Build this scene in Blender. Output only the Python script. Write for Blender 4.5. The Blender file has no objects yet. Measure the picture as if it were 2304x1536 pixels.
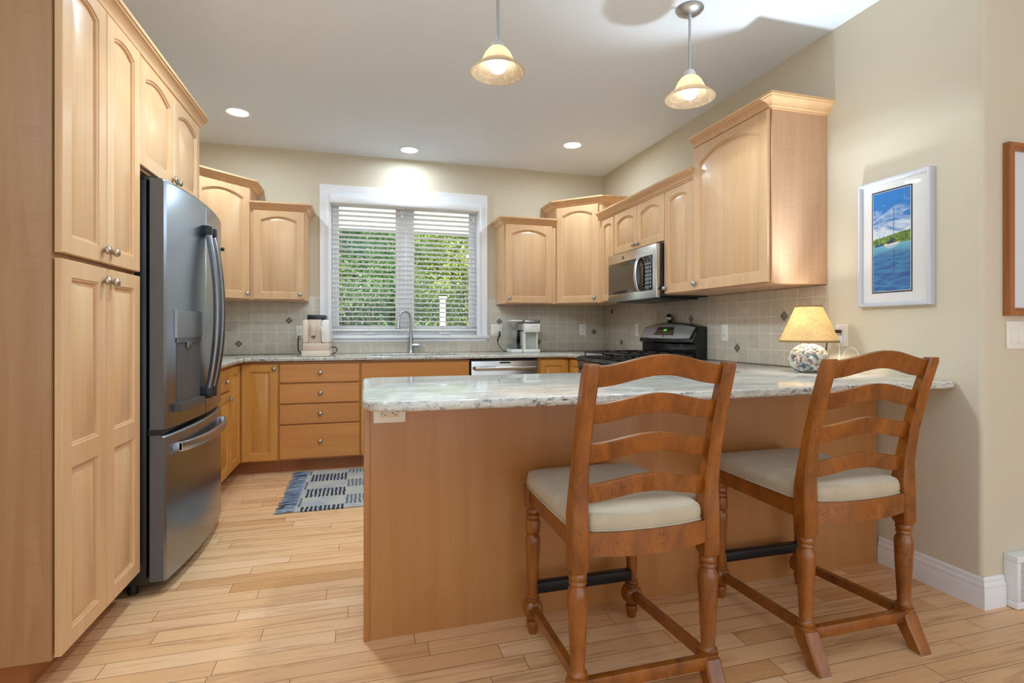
import bpy, bmesh, math, random
from mathutils import Vector, Matrix
random.seed(7)
S = bpy.context.scene
COL = S.collection
PI = math.pi

# ------------------------------------------------------------------ camera, world, sun, fill lights, exposure
cd = bpy.data.cameras.new('camera'); cam = bpy.data.objects.new('camera', cd); COL.objects.link(cam)
cam.location = (0, 0, 1.13); cam.rotation_euler = (PI/2, 0, -0.2744)
cd.sensor_width = 36; cd.lens = 36*1185.1/2304; cd.shift_x = 0.0002; cd.shift_y = -0.0115
cd.clip_start = .02; cd.clip_end = 200
S.camera = cam
vs = S.view_settings
vs.view_transform = 'Standard'; vs.look = 'None'; vs.gamma = 1; vs.use_curve_mapping = False
vs.exposure = 0.42
S.cycles.use_denoising = True
S.cycles.max_bounces = 8; S.cycles.diffuse_bounces = 5; S.cycles.glossy_bounces = 4
S.cycles.transparent_max_bounces = 16; S.cycles.sample_clamp_indirect = 6.0
S.cycles.caustics_reflective = False; S.cycles.caustics_refractive = False

w = bpy.data.worlds.new('sky'); S.world = w; w.use_nodes = True
bg = w.node_tree.nodes['Background']; bg.inputs[0].default_value = (.82, .91, 1, 1); bg.inputs[1].default_value = 1.5

def light(name, kind, loc, power, color=(1, 1, 1), rot=(0, 0, 0), **kw):
    d = bpy.data.lights.new(name, kind); d.energy = power; d.color = color
    for k, v in kw.items(): setattr(d, k, v)
    o = bpy.data.objects.new(name, d); COL.objects.link(o); o.location = loc; o.rotation_euler = rot
    return o
light('sun', 'SUN', (0, 0, 8), 8.5, (1, .95, .85), (math.radians(42), 0, math.radians(28)), angle=.02)
# added soft fill from behind the camera, set in the unseen rear wall openings
for i, xx in enumerate((-.35, 1.75, 3.85)):
    light('rear_fill', 'AREA', (xx, -2.16, 1.22), 0.8, (.66, .84, 1), (PI/2, 0, 0), shape='RECTANGLE', size=1.85, size_y=2.1)
light('ceiling_fill', 'AREA', (-.35, -.20, 1.85), 31, (.52, .78, 1), (PI, 0, 0), shape='DISK', size=.45)  # added upward fill bounced off the ceiling; no lamp stands here
WARM = (1, .80, .56)
SOFT = (.70, .87, 1)

# ------------------------------------------------------------------ mesh helpers
class MB:
    def __init__(s): s.bm = bmesh.new()
    def v(s, p): return s.bm.verts.new(p)
    def face(s, vs_):
        try: return s.bm.faces.new(vs_)
        except ValueError: return None
    def box(s, x0, x1, y0, y1, z0, z1, bev=0, seg=2):
        r = bmesh.ops.create_cube(s.bm, size=1)['verts']
        for q in r:
            q.co = ((x0+x1)/2+q.co.x*abs(x1-x0), (y0+y1)/2+q.co.y*abs(y1-y0), (z0+z1)/2+q.co.z*abs(z1-z0))
        if bev:
            es = list({e for q in r for e in q.link_edges})
            bmesh.ops.bevel(s.bm, geom=es, offset=bev, segments=seg, affect='EDGES', profile=.5)
        return s
    def loft(s, rings, cap0=True, cap1=True, closed=True):
        R = [[s.v(p) for p in r] for r in rings]
        n = len(R[0])
        for a, b in zip(R, R[1:]):
            for i in range(n if closed else n-1):
                j = (i+1) % n
                s.face((a[i], a[j], b[j], b[i]))
        if cap0: s.face(R[0][::-1])
        if cap1: s.face(R[-1])
        return R
    def lathe(s, prof, M=None, n=28, cap0=True, cap1=True):
        M = M or Matrix()
        rings = [[M @ Vector((r*math.cos(2*PI*i/n), r*math.sin(2*PI*i/n), z)) for i in range(n)] for r, z in prof]
        s.loft(rings, cap0, cap1); return s
    def cyl(s, p0, p1, r, r1=None, n=20):
        p0, p1 = Vector(p0), Vector(p1); d = p1-p0
        M = Matrix.Translation(p0) @ d.to_track_quat('Z', 'Y').to_matrix().to_4x4()
        return s.lathe([(r, 0), (r if r1 is None else r1, d.length)], M, n)
    def tube(s, pts, r, n=10, flat=1.0, up=(0, 0, 1)):
        pts = [Vector(p) for p in pts]; rings = []
        for i, p in enumerate(pts):
            t = (pts[min(i+1, len(pts)-1)]-pts[max(i-1, 0)]).normalized()
            u = Vector(up)
            if abs(t.dot(u)) > .95: u = Vector((1, 0, 0)) if abs(t.x) < .9 else Vector((0, 1, 0))
            a = t.cross(u).normalized(); b = a.cross(t).normalized()
            rr = r[i] if isinstance(r, (list, tuple)) else r
            rings.append([p+a*rr*math.cos(2*PI*k/n)+b*rr*flat*math.sin(2*PI*k/n) for k in range(n)])
        s.loft(rings); return s
    def cord(s, pts, r, n=8, sub=6):
        P = [Vector(p) for p in pts]; P = [P[0]]+P+[P[-1]]; R = r if isinstance(r, list) else [r]*(len(P)-2); R = [R[0]]+R+[R[-1]]; q, rr = [], []
        for i in range(1, len(P)-2):
            a, b, c, d = P[i-1:i+3]
            for k in range(sub):
                t = k/sub; q.append(.5*((2*b)+(c-a)*t+(2*a-5*b+4*c-d)*t*t+(3*b-a-3*c+d)*t**3)); rr.append(R[i]+(R[i+1]-R[i])*t)
        q.append(P[-1]); rr.append(R[-1]); return s.tube(q, rr, n)
    def prism(s, pts, vec):
        a = [s.v(p) for p in pts]; b = [s.v(Vector(p)+Vector(vec)) for p in pts]
        n = len(a); s.face(a[::-1]); s.face(b)
        for i in range(n): s.face((a[i], a[(i+1) % n], b[(i+1) % n], b[i]))
        return s
    def sweep(s, path, prof, z0, closed=False):
        # path: XY points, outward is to the right of travel; prof: (out, up)
        P = [Vector((p[0], p[1])) for p in path]; n = len(P); rings = []
        for i in range(n):
            d0 = (P[i]-P[i-1]).normalized() if i > 0 else None
            d1 = (P[i+1]-P[i]).normalized() if i < n-1 else None
            d0 = d0 or d1; d1 = d1 or d0
            n0 = Vector((d0.y, -d0.x)); n1 = Vector((d1.y, -d1.x))
            m = (n0+n1).normalized(); m = m/max(.3, m.dot(n0))
            rings.append([(P[i].x+m.x*o, P[i].y+m.y*o, z0+h) for o, h in prof])
        s.loft(rings); return s
    def bevel_all(s, off, seg=2, ang=50):
        es = [e for e in s.bm.edges if len(e.link_faces) == 2 and e.calc_face_angle(0) > math.radians(ang)]
        bmesh.ops.bevel(s.bm, geom=es, offset=off, segments=seg, affect='EDGES', profile=.5)
        return s
    def build(s, name, m, parent=None, smooth=38):
        bm = s.bm
        bmesh.ops.recalc_face_normals(bm, faces=bm.faces[:])
        a = math.radians(smooth)
        for e in bm.edges: e.smooth = len(e.link_faces) == 2 and e.calc_face_angle(4) < a
        for f in bm.faces: f.smooth = True
        me = bpy.data.meshes.new(name); bm.to_mesh(me); bm.free()
        ms = m if isinstance(m, (list, tuple)) else [m]
        for q in ms: me.materials.append(q)
        o = bpy.data.objects.new(name, me); COL.objects.link(o)
        if parent is not None:
            top = parent
            while top.parent: top = top.parent
            me.transform(Matrix.Translation(-top.location)); o.parent = parent
        return o

def tag(o, label, cat, group=None):
    o['label'] = label; o['category'] = cat
    if group: o['group'] = group
    return o
def thing(name, label, cat, loc=(0, 0, 0), group=None):
    o = bpy.data.objects.new(name, None); COL.objects.link(o); o.location = loc; o.empty_display_size = .1
    return tag(o, label, cat, group)
def struct(o): o['kind'] = 'structure'; return o
def place(o, loc, rz=0): o.location = loc; o.rotation_euler = (0, 0, rz); return o
def dup(root, loc, rz=0, label=None):
    r = root.copy(); COL.objects.link(r); r.location = loc; r.rotation_euler = (0, 0, rz)
    if label: r['label'] = label
    for ch in list(root.children):
        c = ch.copy(); COL.objects.link(c); c.parent = r
        for g in list(ch.children):
            d = g.copy(); COL.objects.link(d); d.parent = c
    return r
def one(name, label, cat, mb, m, group=None): return tag(mb.build(name, m), label, cat, group)

# ------------------------------------------------------------------ materials
class NT:
    def __init__(s, name):
        s.m = bpy.data.materials.new(name); s.m.use_nodes = True; s.t = s.m.node_tree
        s.p = s.t.nodes['Principled BSDF']; s.out = s.t.nodes['Material Output']
    def n(s, typ, ins=None, **props):
        q = s.t.nodes.new(typ)
        for k, v in props.items(): setattr(q, k, v)
        for k, v in (ins or {}).items():
            if isinstance(v, bpy.types.NodeSocket): s.t.links.new(v, q.inputs[k])
            else: q.inputs[k].default_value = v
        return q
    def math(s, op, a, b=0.0, c=0.0, clamp=False):
        q = s.n('ShaderNodeMath', {0: a, 1: b, 2: c}, operation=op); q.use_clamp = clamp; return q.outputs[0]
    def mix(s, f, a, b, blend='MIX'):
        q = s.n('ShaderNodeMix', data_type='RGBA', blend_type=blend); q.clamp_factor = True
        for i, v in ((0, f), (6, a), (7, b)):
            if isinstance(v, bpy.types.NodeSocket): s.t.links.new(v, q.inputs[i])
            else: q.inputs[i].default_value = v if i == 0 or len(v) == 4 else (*v, 1)
        return q.outputs[2]
    def ramp(s, f, stops, interp='LINEAR'):
        q = s.n('ShaderNodeValToRGB', {0: f}); e = q.color_ramp.elements; q.color_ramp.interpolation = interp
        while len(e) < len(stops): e.new(.5)
        for k, (p, c) in zip(e, stops): k.position = p; k.color = (*c, 1) if len(c) == 3 else c
        return q.outputs[0]
    def coord(s, kind='Object'): return s.n('ShaderNodeTexCoord').outputs[kind]
    def mapping(s, v, scale=(1, 1, 1), loc=(0, 0, 0), rot=(0, 0, 0)):
        return s.n('ShaderNodeMapping', {0: v, 1: loc, 2: rot, 3: scale}).outputs[0]
    def noise(s, v, scale=5., detail=3., rough=.5, dist=0., w=None):
        q = s.n('ShaderNodeTexNoise', {'Vector': v, 'Scale': scale, 'Detail': detail, 'Roughness': rough, 'Distortion': dist})
        if w is not None: q.noise_dimensions = '4D'; s.t.links.new(w, q.inputs['W'])
        return q.outputs['Fac']
    def rnd(s): return s.math('MULTIPLY', s.n('ShaderNodeObjectInfo').outputs['Random'], 40.)
    def set(s, **kw):
        names = dict(color='Base Color', rough='Roughness', metal='Metallic', spec='Specular IOR Level', coat='Coat Weight',
                     coat_rough='Coat Roughness', trans='Transmission Weight', emis='Emission Color', estr='Emission Strength', ior='IOR',
                     aniso='Anisotropic', sheen='Sheen Weight', alpha='Alpha', normal='Normal')
        for k, v in kw.items():
            i = s.p.inputs[names[k]]
            if isinstance(v, bpy.types.NodeSocket): s.t.links.new(v, i)
            else: i.default_value = (*v, 1) if isinstance(v, (tuple, list)) and len(v) == 3 else v
        return s
    def bump(s, h, strength=.2, dist=.002):
        q = s.n('ShaderNodeBump', {'Strength': strength, 'Distance': dist, 'Height': h}); s.t.links.new(q.outputs[0], s.p.inputs['Normal']); return s

def lin(r, g, b):
    f = lambda c: (c/255/12.92) if c/255 <= .04045 else ((c/255+.055)/1.055)**2.4
    return (f(r), f(g), f(b))
def plain(name, c, rough=.5, **kw): return NT(name).set(color=c, rough=rough, **kw).m

def wood(name, a, b, grain='z', rough=.34, var=.10, dark=None, coat=.15):
    g = NT(name); co = g.coord(); rn = g.rnd()
    sc = dict(x=(.9, 11, 11), y=(11, .9, 11), z=(11, 11, .9))[grain]
    fs = dict(x=(2.5, 120, 120), y=(120, 2.5, 120), z=(120, 120, 2.5))[grain]
    n1 = g.noise(g.mapping(co, sc), 1., 4., .55, .9, rn)
    n2 = g.noise(g.mapping(co, fs), 1., 2., .5, 0, rn)
    c = g.mix(g.ramp(n1, [(.3, (0, 0, 0)), (.72, (1, 1, 1))]), a, b)
    c = g.mix(g.math('MULTIPLY', g.ramp(n2, [(.45, (0, 0, 0)), (.75, (1, 1, 1))]), var*2.2), c, dark or tuple(x*.62 for x in b))
    hv = g.n('ShaderNodeHueSaturation', {'Color': c, 'Value': g.math('MULTIPLY_ADD', g.n('ShaderNodeObjectInfo').outputs['Random'], var, 1-var/2)})
    g.set(color=hv.outputs[0], rough=rough, coat=coat, coat_rough=.25); g.bump(n2, .05, .001); return g.m

MAPLE_A, MAPLE_B = lin(222, 182, 138), lin(211, 166, 119)
M = {}
M['maple'] = wood('maple', MAPLE_A, MAPLE_B)
M['maple_x'] = wood('maple_x', MAPLE_A, MAPLE_B, 'x')
M['maple_y'] = wood('maple_y', MAPLE_A, MAPLE_B, 'y')
M['honey'] = wood('honey_maple', lin(214, 154, 76), lin(200, 138, 62))
M['honey_x'] = wood('honey_maple_x', lin(208, 142, 71), lin(196, 126, 58), 'x')
M['honey_y'] = wood('honey_maple_y', lin(208, 146, 74), lin(195, 130, 60), 'y')
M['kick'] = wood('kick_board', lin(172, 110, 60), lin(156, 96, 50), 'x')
M['panel'] = wood('panel_maple_shaded', lin(184, 129, 75), lin(173, 115, 63), 'z', .3, .05)  # cabinet maple made darker, the peninsula's shade put into its colour
M['panel_edge'] = wood('panel_edge', lin(190, 128, 74), lin(172, 112, 62), 'z')
M['oak'] = wood('oak', lin(176, 110, 58), lin(140, 78, 34), 'z', .4, .3)
M['oak_x'] = wood('oak_x', lin(176, 110, 58), lin(140, 78, 34), 'x', .4, .3)

def figured(nm='figured_maple', ca=(174, 132, 92), cb=(158, 116, 77), cc=(158, 108, 66)):
    g = NT(nm); co = g.coord()
    n1 = g.noise(g.mapping(co, (16, 16, 1.1)), 1., 5., .6, 1.6)
    n2 = g.noise(g.mapping(co, (5, 5, 120)), 1., 2., .5, .3)
    x = g.n('ShaderNodeSeparateXYZ', {0: co}).outputs[0]
    band = g.ramp(g.math('FRACT', g.math('MULTIPLY', x, 6.5)), [(.30, (0, 0, 0)), (.34, (1, 1, 1)), (.8, (1, 1, 1)), (.84, (0, 0, 0))])
    c = g.mix(g.ramp(n1, [(.35, (0, 0, 0)), (.7, (1, 1, 1))]), lin(*ca), lin(*cb))
    c = g.mix(g.math('MULTIPLY', g.math('MULTIPLY', g.ramp(n2, [(.45, (0, 0, 0)), (.7, (1, 1, 1))]), band), .28), c, lin(*cc))
    g.set(color=c, rough=.36, coat=.1); return g.m
M['figured'] = figured(); M['figured_pale'] = figured('figured_pale', (206, 166, 132), (196, 154, 120), (184, 140, 106))

def stool_wood():
    g = NT('distressed_walnut'); co = g.coord(); rn = g.rnd()
    n1 = g.noise(g.mapping(co, (14, 14, 5)), 1., 5., .6, .8, rn)
    n2 = g.noise(g.mapping(co, (300, 300, 110)), 1., 2., .5, .4, rn)
    n3 = g.noise(co, 16., 2., .5, 0, rn)
    c = g.mix(g.ramp(n1, [(.28, (0, 0, 0)), (.74, (1, 1, 1))]), lin(102, 51, 11), lin(168, 97, 30))
    sp = g.math('MULTIPLY', g.ramp(n2, [(.575, (0, 0, 0)), (.65, (1, 1, 1))]), g.ramp(n3, [(.40, (0, 0, 0)), (.62, (1, 1, 1))]))
    c = g.mix(g.math('MULTIPLY', sp, .72), c, lin(40, 20, 8))
    g.set(color=c, rough=.3, coat=.35, coat_rough=.2); g.bump(n1, .12, .002); return g.m
M['stool'] = stool_wood()

def granite(name, horiz=True):
    g = NT(name); co = g.coord()
    s1 = g.noise(g.mapping(co, (2.2, 9, 9)), 1., 6., .62, 1.2)
    s2 = g.noise(g.mapping(co, (14, 40, 40)), 1., 4., .6, .6)
    sp = g.noise(co, 150., 2., .6)
    bl = g.noise(g.mapping(co, (42, 75, 75)), 1., 5., .7, .6)
    big = g.noise(co, 3.5, 3., .5)
    c = g.ramp(s1, [(.25, lin(164, 160, 150)), (.45, lin(198, 194, 184)), (.6, lin(218, 214, 206)), (.78, lin(176, 168, 158))])
    c = g.mix(g.math('MULTIPLY', g.ramp(s2, [(.5, (0, 0, 0)), (.72, (1, 1, 1))]), .45), c, lin(150, 148, 136))
    spk = g.math('MULTIPLY', g.ramp(bl, [(.515, (0, 0, 0)), (.59, (1, 1, 1))]), g.ramp(big, [(.36, (.2, .2, .2)), (.6, (1, 1, 1))]))
    zz = g.n('ShaderNodeSeparateXYZ', {0: co}).outputs[2]; em = g.ramp(g.math('MULTIPLY', g.math('SUBTRACT', .9142, zz), 200.), [(.1, (.28, .28, .28)), (.7, (1, 1, 1))])
    c = g.mix(g.math('MULTIPLY', g.math('MULTIPLY', spk, em), .9), c, lin(74, 66, 64))
    c = g.mix(g.math('MULTIPLY', g.ramp(sp, [(.66, (0, 0, 0)), (.7, (1, 1, 1))]), .6), c, lin(96, 92, 84))
    g.set(color=c, rough=.07, spec=.6); return g.m
M['granite'] = granite('granite')

def floor_mat():
    g = NT('maple_planks'); co = g.coord()
    sx = g.n('ShaderNodeSeparateXYZ', {0: co}); x, y = sx.outputs[0], sx.outputs[1]
    W = .0835
    yr = g.math('DIVIDE', y, W); row = g.math('FLOOR', yr); fy = g.math('FRACT', yr)
    r1 = g.n('ShaderNodeTexWhiteNoise', {'W': row}, noise_dimensions='1D').outputs['Value']
    L = g.math('MULTIPLY_ADD', r1, .45, .55)
    xs = g.math('DIVIDE', g.math('MULTIPLY_ADD', r1, 7.31, x), L); idx = g.math('FLOOR', xs); fx = g.math('FRACT', xs)
    pid = g.n('ShaderNodeTexWhiteNoise', {'Vector': g.n('ShaderNodeCombineXYZ', {0: row, 1: idx, 2: 0.}).outputs[0]}, noise_dimensions='2D').outputs
    off = g.n('ShaderNodeCombineXYZ', {0: g.math('MULTIPLY', pid['Value'], 31.), 1: g.math('MULTIPLY', pid['Value'], 17.), 2: 0.}).outputs[0]
    v = g.n('ShaderNodeVectorMath', {0: co, 1: off}, operation='ADD').outputs[0]
    n1 = g.noise(g.mapping(v, (1.6, 22, 1)), 1., 5., .6, 1.4)
    n2 = g.noise(g.mapping(v, (5, 130, 1)), 1., 2., .5)
    c = g.ramp(pid['Value'], [(0, lin(224, 174, 124)), (.35, lin(235, 189, 141)), (.7, lin(229, 180, 130)), (.88, lin(241, 199, 154)), (1, lin(212, 158, 106))])
    dk = g.math('MULTIPLY', g.ramp(n1, [(.52, (0, 0, 0)), (.72, (1, 1, 1))]), .62)
    c = g.mix(dk, c, lin(158, 108, 66))
    c = g.mix(g.math('MULTIPLY', g.ramp(n2, [(.5, (0, 0, 0)), (.8, (1, 1, 1))]), .16), c, lin(150, 100, 60))
    gy = g.math('MULTIPLY', g.math('MINIMUM', fy, g.math('SUBTRACT', 1., fy)), W)
    gx = g.math('MULTIPLY', g.math('MINIMUM', fx, g.math('SUBTRACT', 1., fx)), L)
    gap = g.math('MINIMUM', gx, gy)
    gm = g.ramp(g.math('MULTIPLY', gap, 500.), [(.25, (1, 1, 1)), (.85, (0, 0, 0))])
    c = g.mix(g.math('MULTIPLY', gm, .85), c, lin(92, 56, 30))
    g.set(color=c, rough=.24, spec=.45); g.bump(g.math('MULTIPLY_ADD', gm, -1., g.math('MULTIPLY', n2, .08)), .25, .0015); return g.m
M['floor'] = floor_mat()

def tile_mat(name, ax, ph, pitch):
    g = NT(name); co = g.coord(); s = g.n('ShaderNodeSeparateXYZ', {0: co})
    u = g.math('DIVIDE', g.math('SUBTRACT', s.outputs[ax], ph), pitch); v = g.math('DIVIDE', g.math('SUBTRACT', s.outputs[2], 1.007), .1018)
    fu, fv = g.math('FRACT', u), g.math('FRACT', v)
    e = g.math('MINIMUM', g.math('MINIMUM', fu, g.math('SUBTRACT', 1., fu)), g.math('MINIMUM', fv, g.math('SUBTRACT', 1., fv)))
    gm = g.ramp(e, [(.018, (1, 1, 1)), (.032, (0, 0, 0))])
    tid = g.n('ShaderNodeTexWhiteNoise', {'Vector': g.n('ShaderNodeCombineXYZ', {0: g.math('FLOOR', u), 1: g.math('FLOOR', v), 2: 0.}).outputs[0]}, noise_dimensions='2D').outputs['Value']
    n1 = g.noise(co, 26., 5., .65, .8)
    c = g.ramp(n1, [(.3, lin(192, 181, 162)), (.7, lin(207, 198, 181))])
    c = g.n('ShaderNodeHueSaturation', {'Color': c, 'Value': g.math('MULTIPLY_ADD', tid, .10, .95)}).outputs[0]
    c = g.mix(gm, c, lin(222, 214, 197))
    g.set(color=c, rough=.36); g.bump(g.math('MULTIPLY_ADD', gm, -1., g.math('MULTIPLY', n1, .25)), .3, .0015); return g.m
M['tile_back'] = tile_mat('tile_back', 0, -1.146, .1016)
M['tile_right'] = tile_mat('tile_right', 1, 2.579, .1027)

def wall_mat(name, c, st=.25, sc=260.):
    g = NT(name); n = g.noise(g.coord(), sc, 2., .5); n2 = g.noise(g.coord(), 60., 2., .5)
    g.set(color=c, rough=.75, spec=.25); g.bump(g.math('ADD', n, n2), st, .0018); return g.m
M['wall'] = wall_mat('beige_paint', lin(212, 201, 179))
M['ceiling'] = wall_mat('ceiling_paint', lin(234, 243, 254), .12)
M['white'] = plain('white_trim', lin(236, 236, 238), .35)
M['white_plastic'] = plain('white_plastic', lin(236, 232, 222), .3)
M['ivory'] = plain('ivory_plastic', lin(228, 212, 186), .3)
M['slot'] = plain('dark_slot', (.01, .01, .01), .5)

def steel(name, c, rough=.26, ax='x'):
    g = NT(name); co = g.coord(); sc = dict(x=(3, 300, 300), y=(300, 3, 300), z=(300, 300, 3))[ax]
    n = g.noise(g.mapping(co, sc), 1., 2., .5)
    g.set(color=c, metal=1., rough=rough); return g.m
M['steel'] = steel('brushed_steel', (.30, .335, .385), .27, 'y')
M['door_side'] = plain('fridge_side_grey', (.105, .105, .108), .45)
M['steel_x'] = steel('brushed_steel_x', (.60, .60, .60), .26, 'x')
M['dark_steel'] = steel('dark_steel', (.20, .20, .205), .3, 'z')
M['nickel'] = plain('satin_nickel', (.50, .51, .53), .36, metal=1.)
M['bronze_nickel'] = plain('warm_nickel', (.52, .44, .35), .28, metal=1.)
M['black'] = plain('black_plastic', (.012, .012, .013), .3)
M['black_gloss'] = plain('black_gloss', (.008, .008, .009), .08)
M['iron'] = plain('cast_iron', (.012, .012, .012), .38)
M['black_metal'] = plain('black_metal', (.014, .014, .015), .35, metal=.4)
M['dark_glass'] = plain('dark_oven_glass', (.035, .03, .024), .08)
M['slate'] = plain('slate_accent', lin(112, 104, 94), .4)
M['brown'] = plain('brown_plastic', lin(60, 36, 22), .35)

def emit(name, c, st):
    g = NT(name); g.t.nodes.remove(g.p)
    e = g.n('ShaderNodeEmission', {0: (*c, 1), 1: st}); g.t.links.new(e.outputs[0], g.out.inputs[0]); return g.m
def glass(name, tint=(1, 1, 1), refl=.04, rough=0.0):
    g = NT(name); g.t.nodes.remove(g.p)
    a = g.n('ShaderNodeBsdfTransparent', {0: (*tint, 1)}); b = g.n('ShaderNodeBsdfGlossy', {0: (1, 1, 1, 1), 'Roughness': rough})
    fr = g.n('ShaderNodeFresnel', {0: 1.45}); f = g.math('MULTIPLY', g.math('MAXIMUM', fr.outputs[0], refl), g.math('SUBTRACT', 1., g.n('ShaderNodeNewGeometry').outputs['Backfacing']))
    mx = g.n('ShaderNodeMixShader', {0: f, 1: a.outputs[0], 2: b.outputs[0]}); g.t.links.new(mx.outputs[0], g.out.inputs[0]); return g.m
M['glass'] = glass('window_glass')
M['clear'] = glass('clear_plastic', (.88, .90, .92), .06)
def translucent(name, c, f=.5, veins=False, weave=False):
    g = NT(name); co = g.coord(); g.t.nodes.remove(g.p); col = (*c, 1)
    if veins:
        n = g.noise(co, 7., 2., .5, 1.6); col = g.mix(g.ramp(n, [(.46, (0, 0, 0)), (.5, (1, 1, 1)), (.54, (0, 0, 0))]), c, tuple(min(1, x*1.25) for x in c))
    if weave:
        n = g.noise(g.mapping(co, (30, 30, 300)), 1., 3., .6); n2 = g.noise(g.mapping(co, (260, 260, 12)), 1., 3., .6)
        k = g.ramp(g.math('MAXIMUM', n, n2), [(.55, (0, 0, 0)), (.75, (1, 1, 1))]); lo_ = g.noise(co, 11., 3., .6); col = g.mix(g.math('MULTIPLY', k, .8), g.mix(g.ramp(lo_, [(.35, (0, 0, 0)), (.65, (1, 1, 1))]), tuple(x*.8 for x in c), c), (c[0]*.45, c[1]*.36, c[2]*.26))
    d = g.n('ShaderNodeBsdfDiffuse', {0: col}); t = g.n('ShaderNodeBsdfTranslucent', {0: col})
    mx = g.n('ShaderNodeMixShader', {0: f, 1: d.outputs[0], 2: t.outputs[0]}); g.t.links.new(mx.outputs[0], g.out.inputs[0]); return g.m
M['alabaster'] = translucent('alabaster_glass', (.70, .60, .46), .70, veins=True)
M['burlap'] = translucent('burlap', (.86, .71, .43), .5, weave=True)
M['bulb'] = emit('pendant_bulb', (1, .95, .86), 9.)
M['lamp_bulb'] = emit('table_lamp_bulb', (1, .95, .84), 150.)
M['can'] = emit('downlight_lens', (1, .97, .92), 8.)

def fabric():
    g = NT('linen'); co = g.coord(); n = g.noise(g.mapping(co, (300, 60, 300)), 1., 2., .6); n2 = g.noise(co, 9., 3., .5)
    c = g.mix(g.ramp(n2, [(.3, (0, 0, 0)), (.7, (1, 1, 1))]), lin(188, 170, 144), lin(208, 193, 168)); c = g.mix(g.math('MULTIPLY', n, .35), c, lin(150, 132, 106))
    g.set(color=c, rough=.9, spec=.1, sheen=.2); g.bump(n, .3, .001); return g.m
M['linen'] = fabric()

def foliage(name, a, b, c2):
    g = NT(name); r = g.n('ShaderNodeAttribute', attribute_name='leaf').outputs['Fac']
    col = g.ramp(r, [(0, a), (.5, b), (1, c2)]); g.t.nodes.remove(g.p)
    d = g.n('ShaderNodeBsdfDiffuse', {0: col}); t = g.n('ShaderNodeBsdfTranslucent', {0: col})
    mx = g.n('ShaderNodeMixShader', {0: .4, 1: d.outputs[0], 2: t.outputs[0]}); g.t.links.new(mx.outputs[0], g.out.inputs[0]); return g.m

# ------------------------------------------------------------------ setting
XR, YB, ZC, XL, YF = 2.419, 5.053, 2.734, -1.53, 1.538
XE, YR = 5.2, -2.3
o = struct(MB().box(XL-.12, XE+.1, YR-.1, YB+.15, -.03, 0).build('floor', M['floor']))
struct(MB().box(XL-.14, XE+.1, YR-1.7, YB+.15, ZC, ZC+.12).build('ceiling', M['ceiling']))  # slab runs past the rear wall, an added unseen eave against the sun
WX0, WX1, WZ0, WZ1 = -.294, 1.081, 1.075, 2.358
b = MB(); b.box(XL-.12, WX0, YB, YB+.15, 0, ZC); b.box(WX1, XR+.12, YB, YB+.15, 0, ZC); b.box(WX0, WX1, YB, YB+.15, 0, WZ0); b.box(WX0, WX1, YB, YB+.15, WZ1, ZC)
struct(b.build('wall_back', M['wall']))
r = .022
pts = [(XR, YB+.15), (XR, YF+r)] + [(XR+r-r*math.cos(t), YF+r-r*math.sin(t)) for t in [PI/2*k/6 for k in range(1, 7)]] + [(XR+.12, YF), (XR+.12, YB+.15)]
struct(MB().prism([(p[0], p[1], 0) for p in pts], (0, 0, ZC)).build('wall_right', M['wall']))
struct(MB().box(XR+.12, XE+.1, YF, YF+.12, 0, ZC).build('wall_hall', M['wall']))
struct(MB().box(XL-.12, XL, YR-.1, YB+.15, 0, ZC).build('wall_left', M['wall']))
struct(MB().box(XE, XE+.1, YR-.1, YF+.12, 0, ZC).build('wall_far_right', M['wall']))
b = MB(); b.box(XL, XE, YR-.1, YR, 2.3, ZC)
for x0, x1 in ((XL, -1.3), (.6, .8), (2.7, 2.9), (4.8, XE)): b.box(x0, x1, YR-.1, YR, 0, 2.3)
struct(b.build('wall_rear', M['wall']))

# baseboards
BP = [(0, 0), (.014, 0), (.014, .075), (.011, .082), (.013, .088), (.010, .098), (.006, .104), (.007, .112), (.004, .122), (0, .125)]
b = MB(); b.sweep([(XR, 1.984), (XR, YF+.004), (XR, YF), (XR+.004, YF)][:1]+[(XR, YF), (XR+.112, YF)], BP, 0)
struct(b.build('baseboard_right', M['white']))

# window
def casing():
    b = MB()
    pr = [(0, 0), (0, .012), (.008, .018), (.02, .018), (.03, .012), (.055, .014), (.066, .022), (.085, .024), (.085, 0)]
    X0, X1, Z1 = WX0, WX1, WZ1
    rings = []
    for (x, z, sx, sz) in ((X0, WZ0+.0, -1, 0), (X0, Z1, -1, 1), (X1, Z1, 1, 1), (X1, WZ0, 1, 0)):
        rings.append([(x+sx*o_, YB-d, z+sz*o_) for o_, d in pr])
    b.loft(rings); return b
wn = MB(); 
for x0, x1 in ((WX0+.0125, WX0+.04), (.33, .435), (WX1-.04, WX1-.0125)): wn.box(x0, x1, YB+.07, YB+.139, WZ0+.002, WZ1-.0125, .003)
wn.box(WX0+.013, WX1-.013, YB+.073, YB+.138, WZ0+.001, WZ0+.035, .003); wn.box(WX0+.013, WX1-.013, YB+.073, YB+.138, WZ1-.04, WZ1-.013, .003)
wn.box(WX0, WX0+.012, YB, YB+.14, WZ0, WZ1); wn.box(WX1-.012, WX1, YB, YB+.14, WZ0, WZ1); wn.box(WX0, WX1, YB, YB+.14, WZ1-.012, WZ1)
win = struct(wn.build('window_1', M['white']))
def wpart(name, b, m):
    o = b.build(name, m); o.parent = win; return o
wpart('casing', casing(), M['white'])
b = MB().box(WX0-.10, WX1+.10, YB-.045, YB+.07, WZ0-.028, WZ0+.002, .006); b.box(WX0-.085, WX1+.085, YB-.018, YB, WZ0-.06, WZ0-.028, .004)
wpart('sill', b, M['white'])
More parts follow.
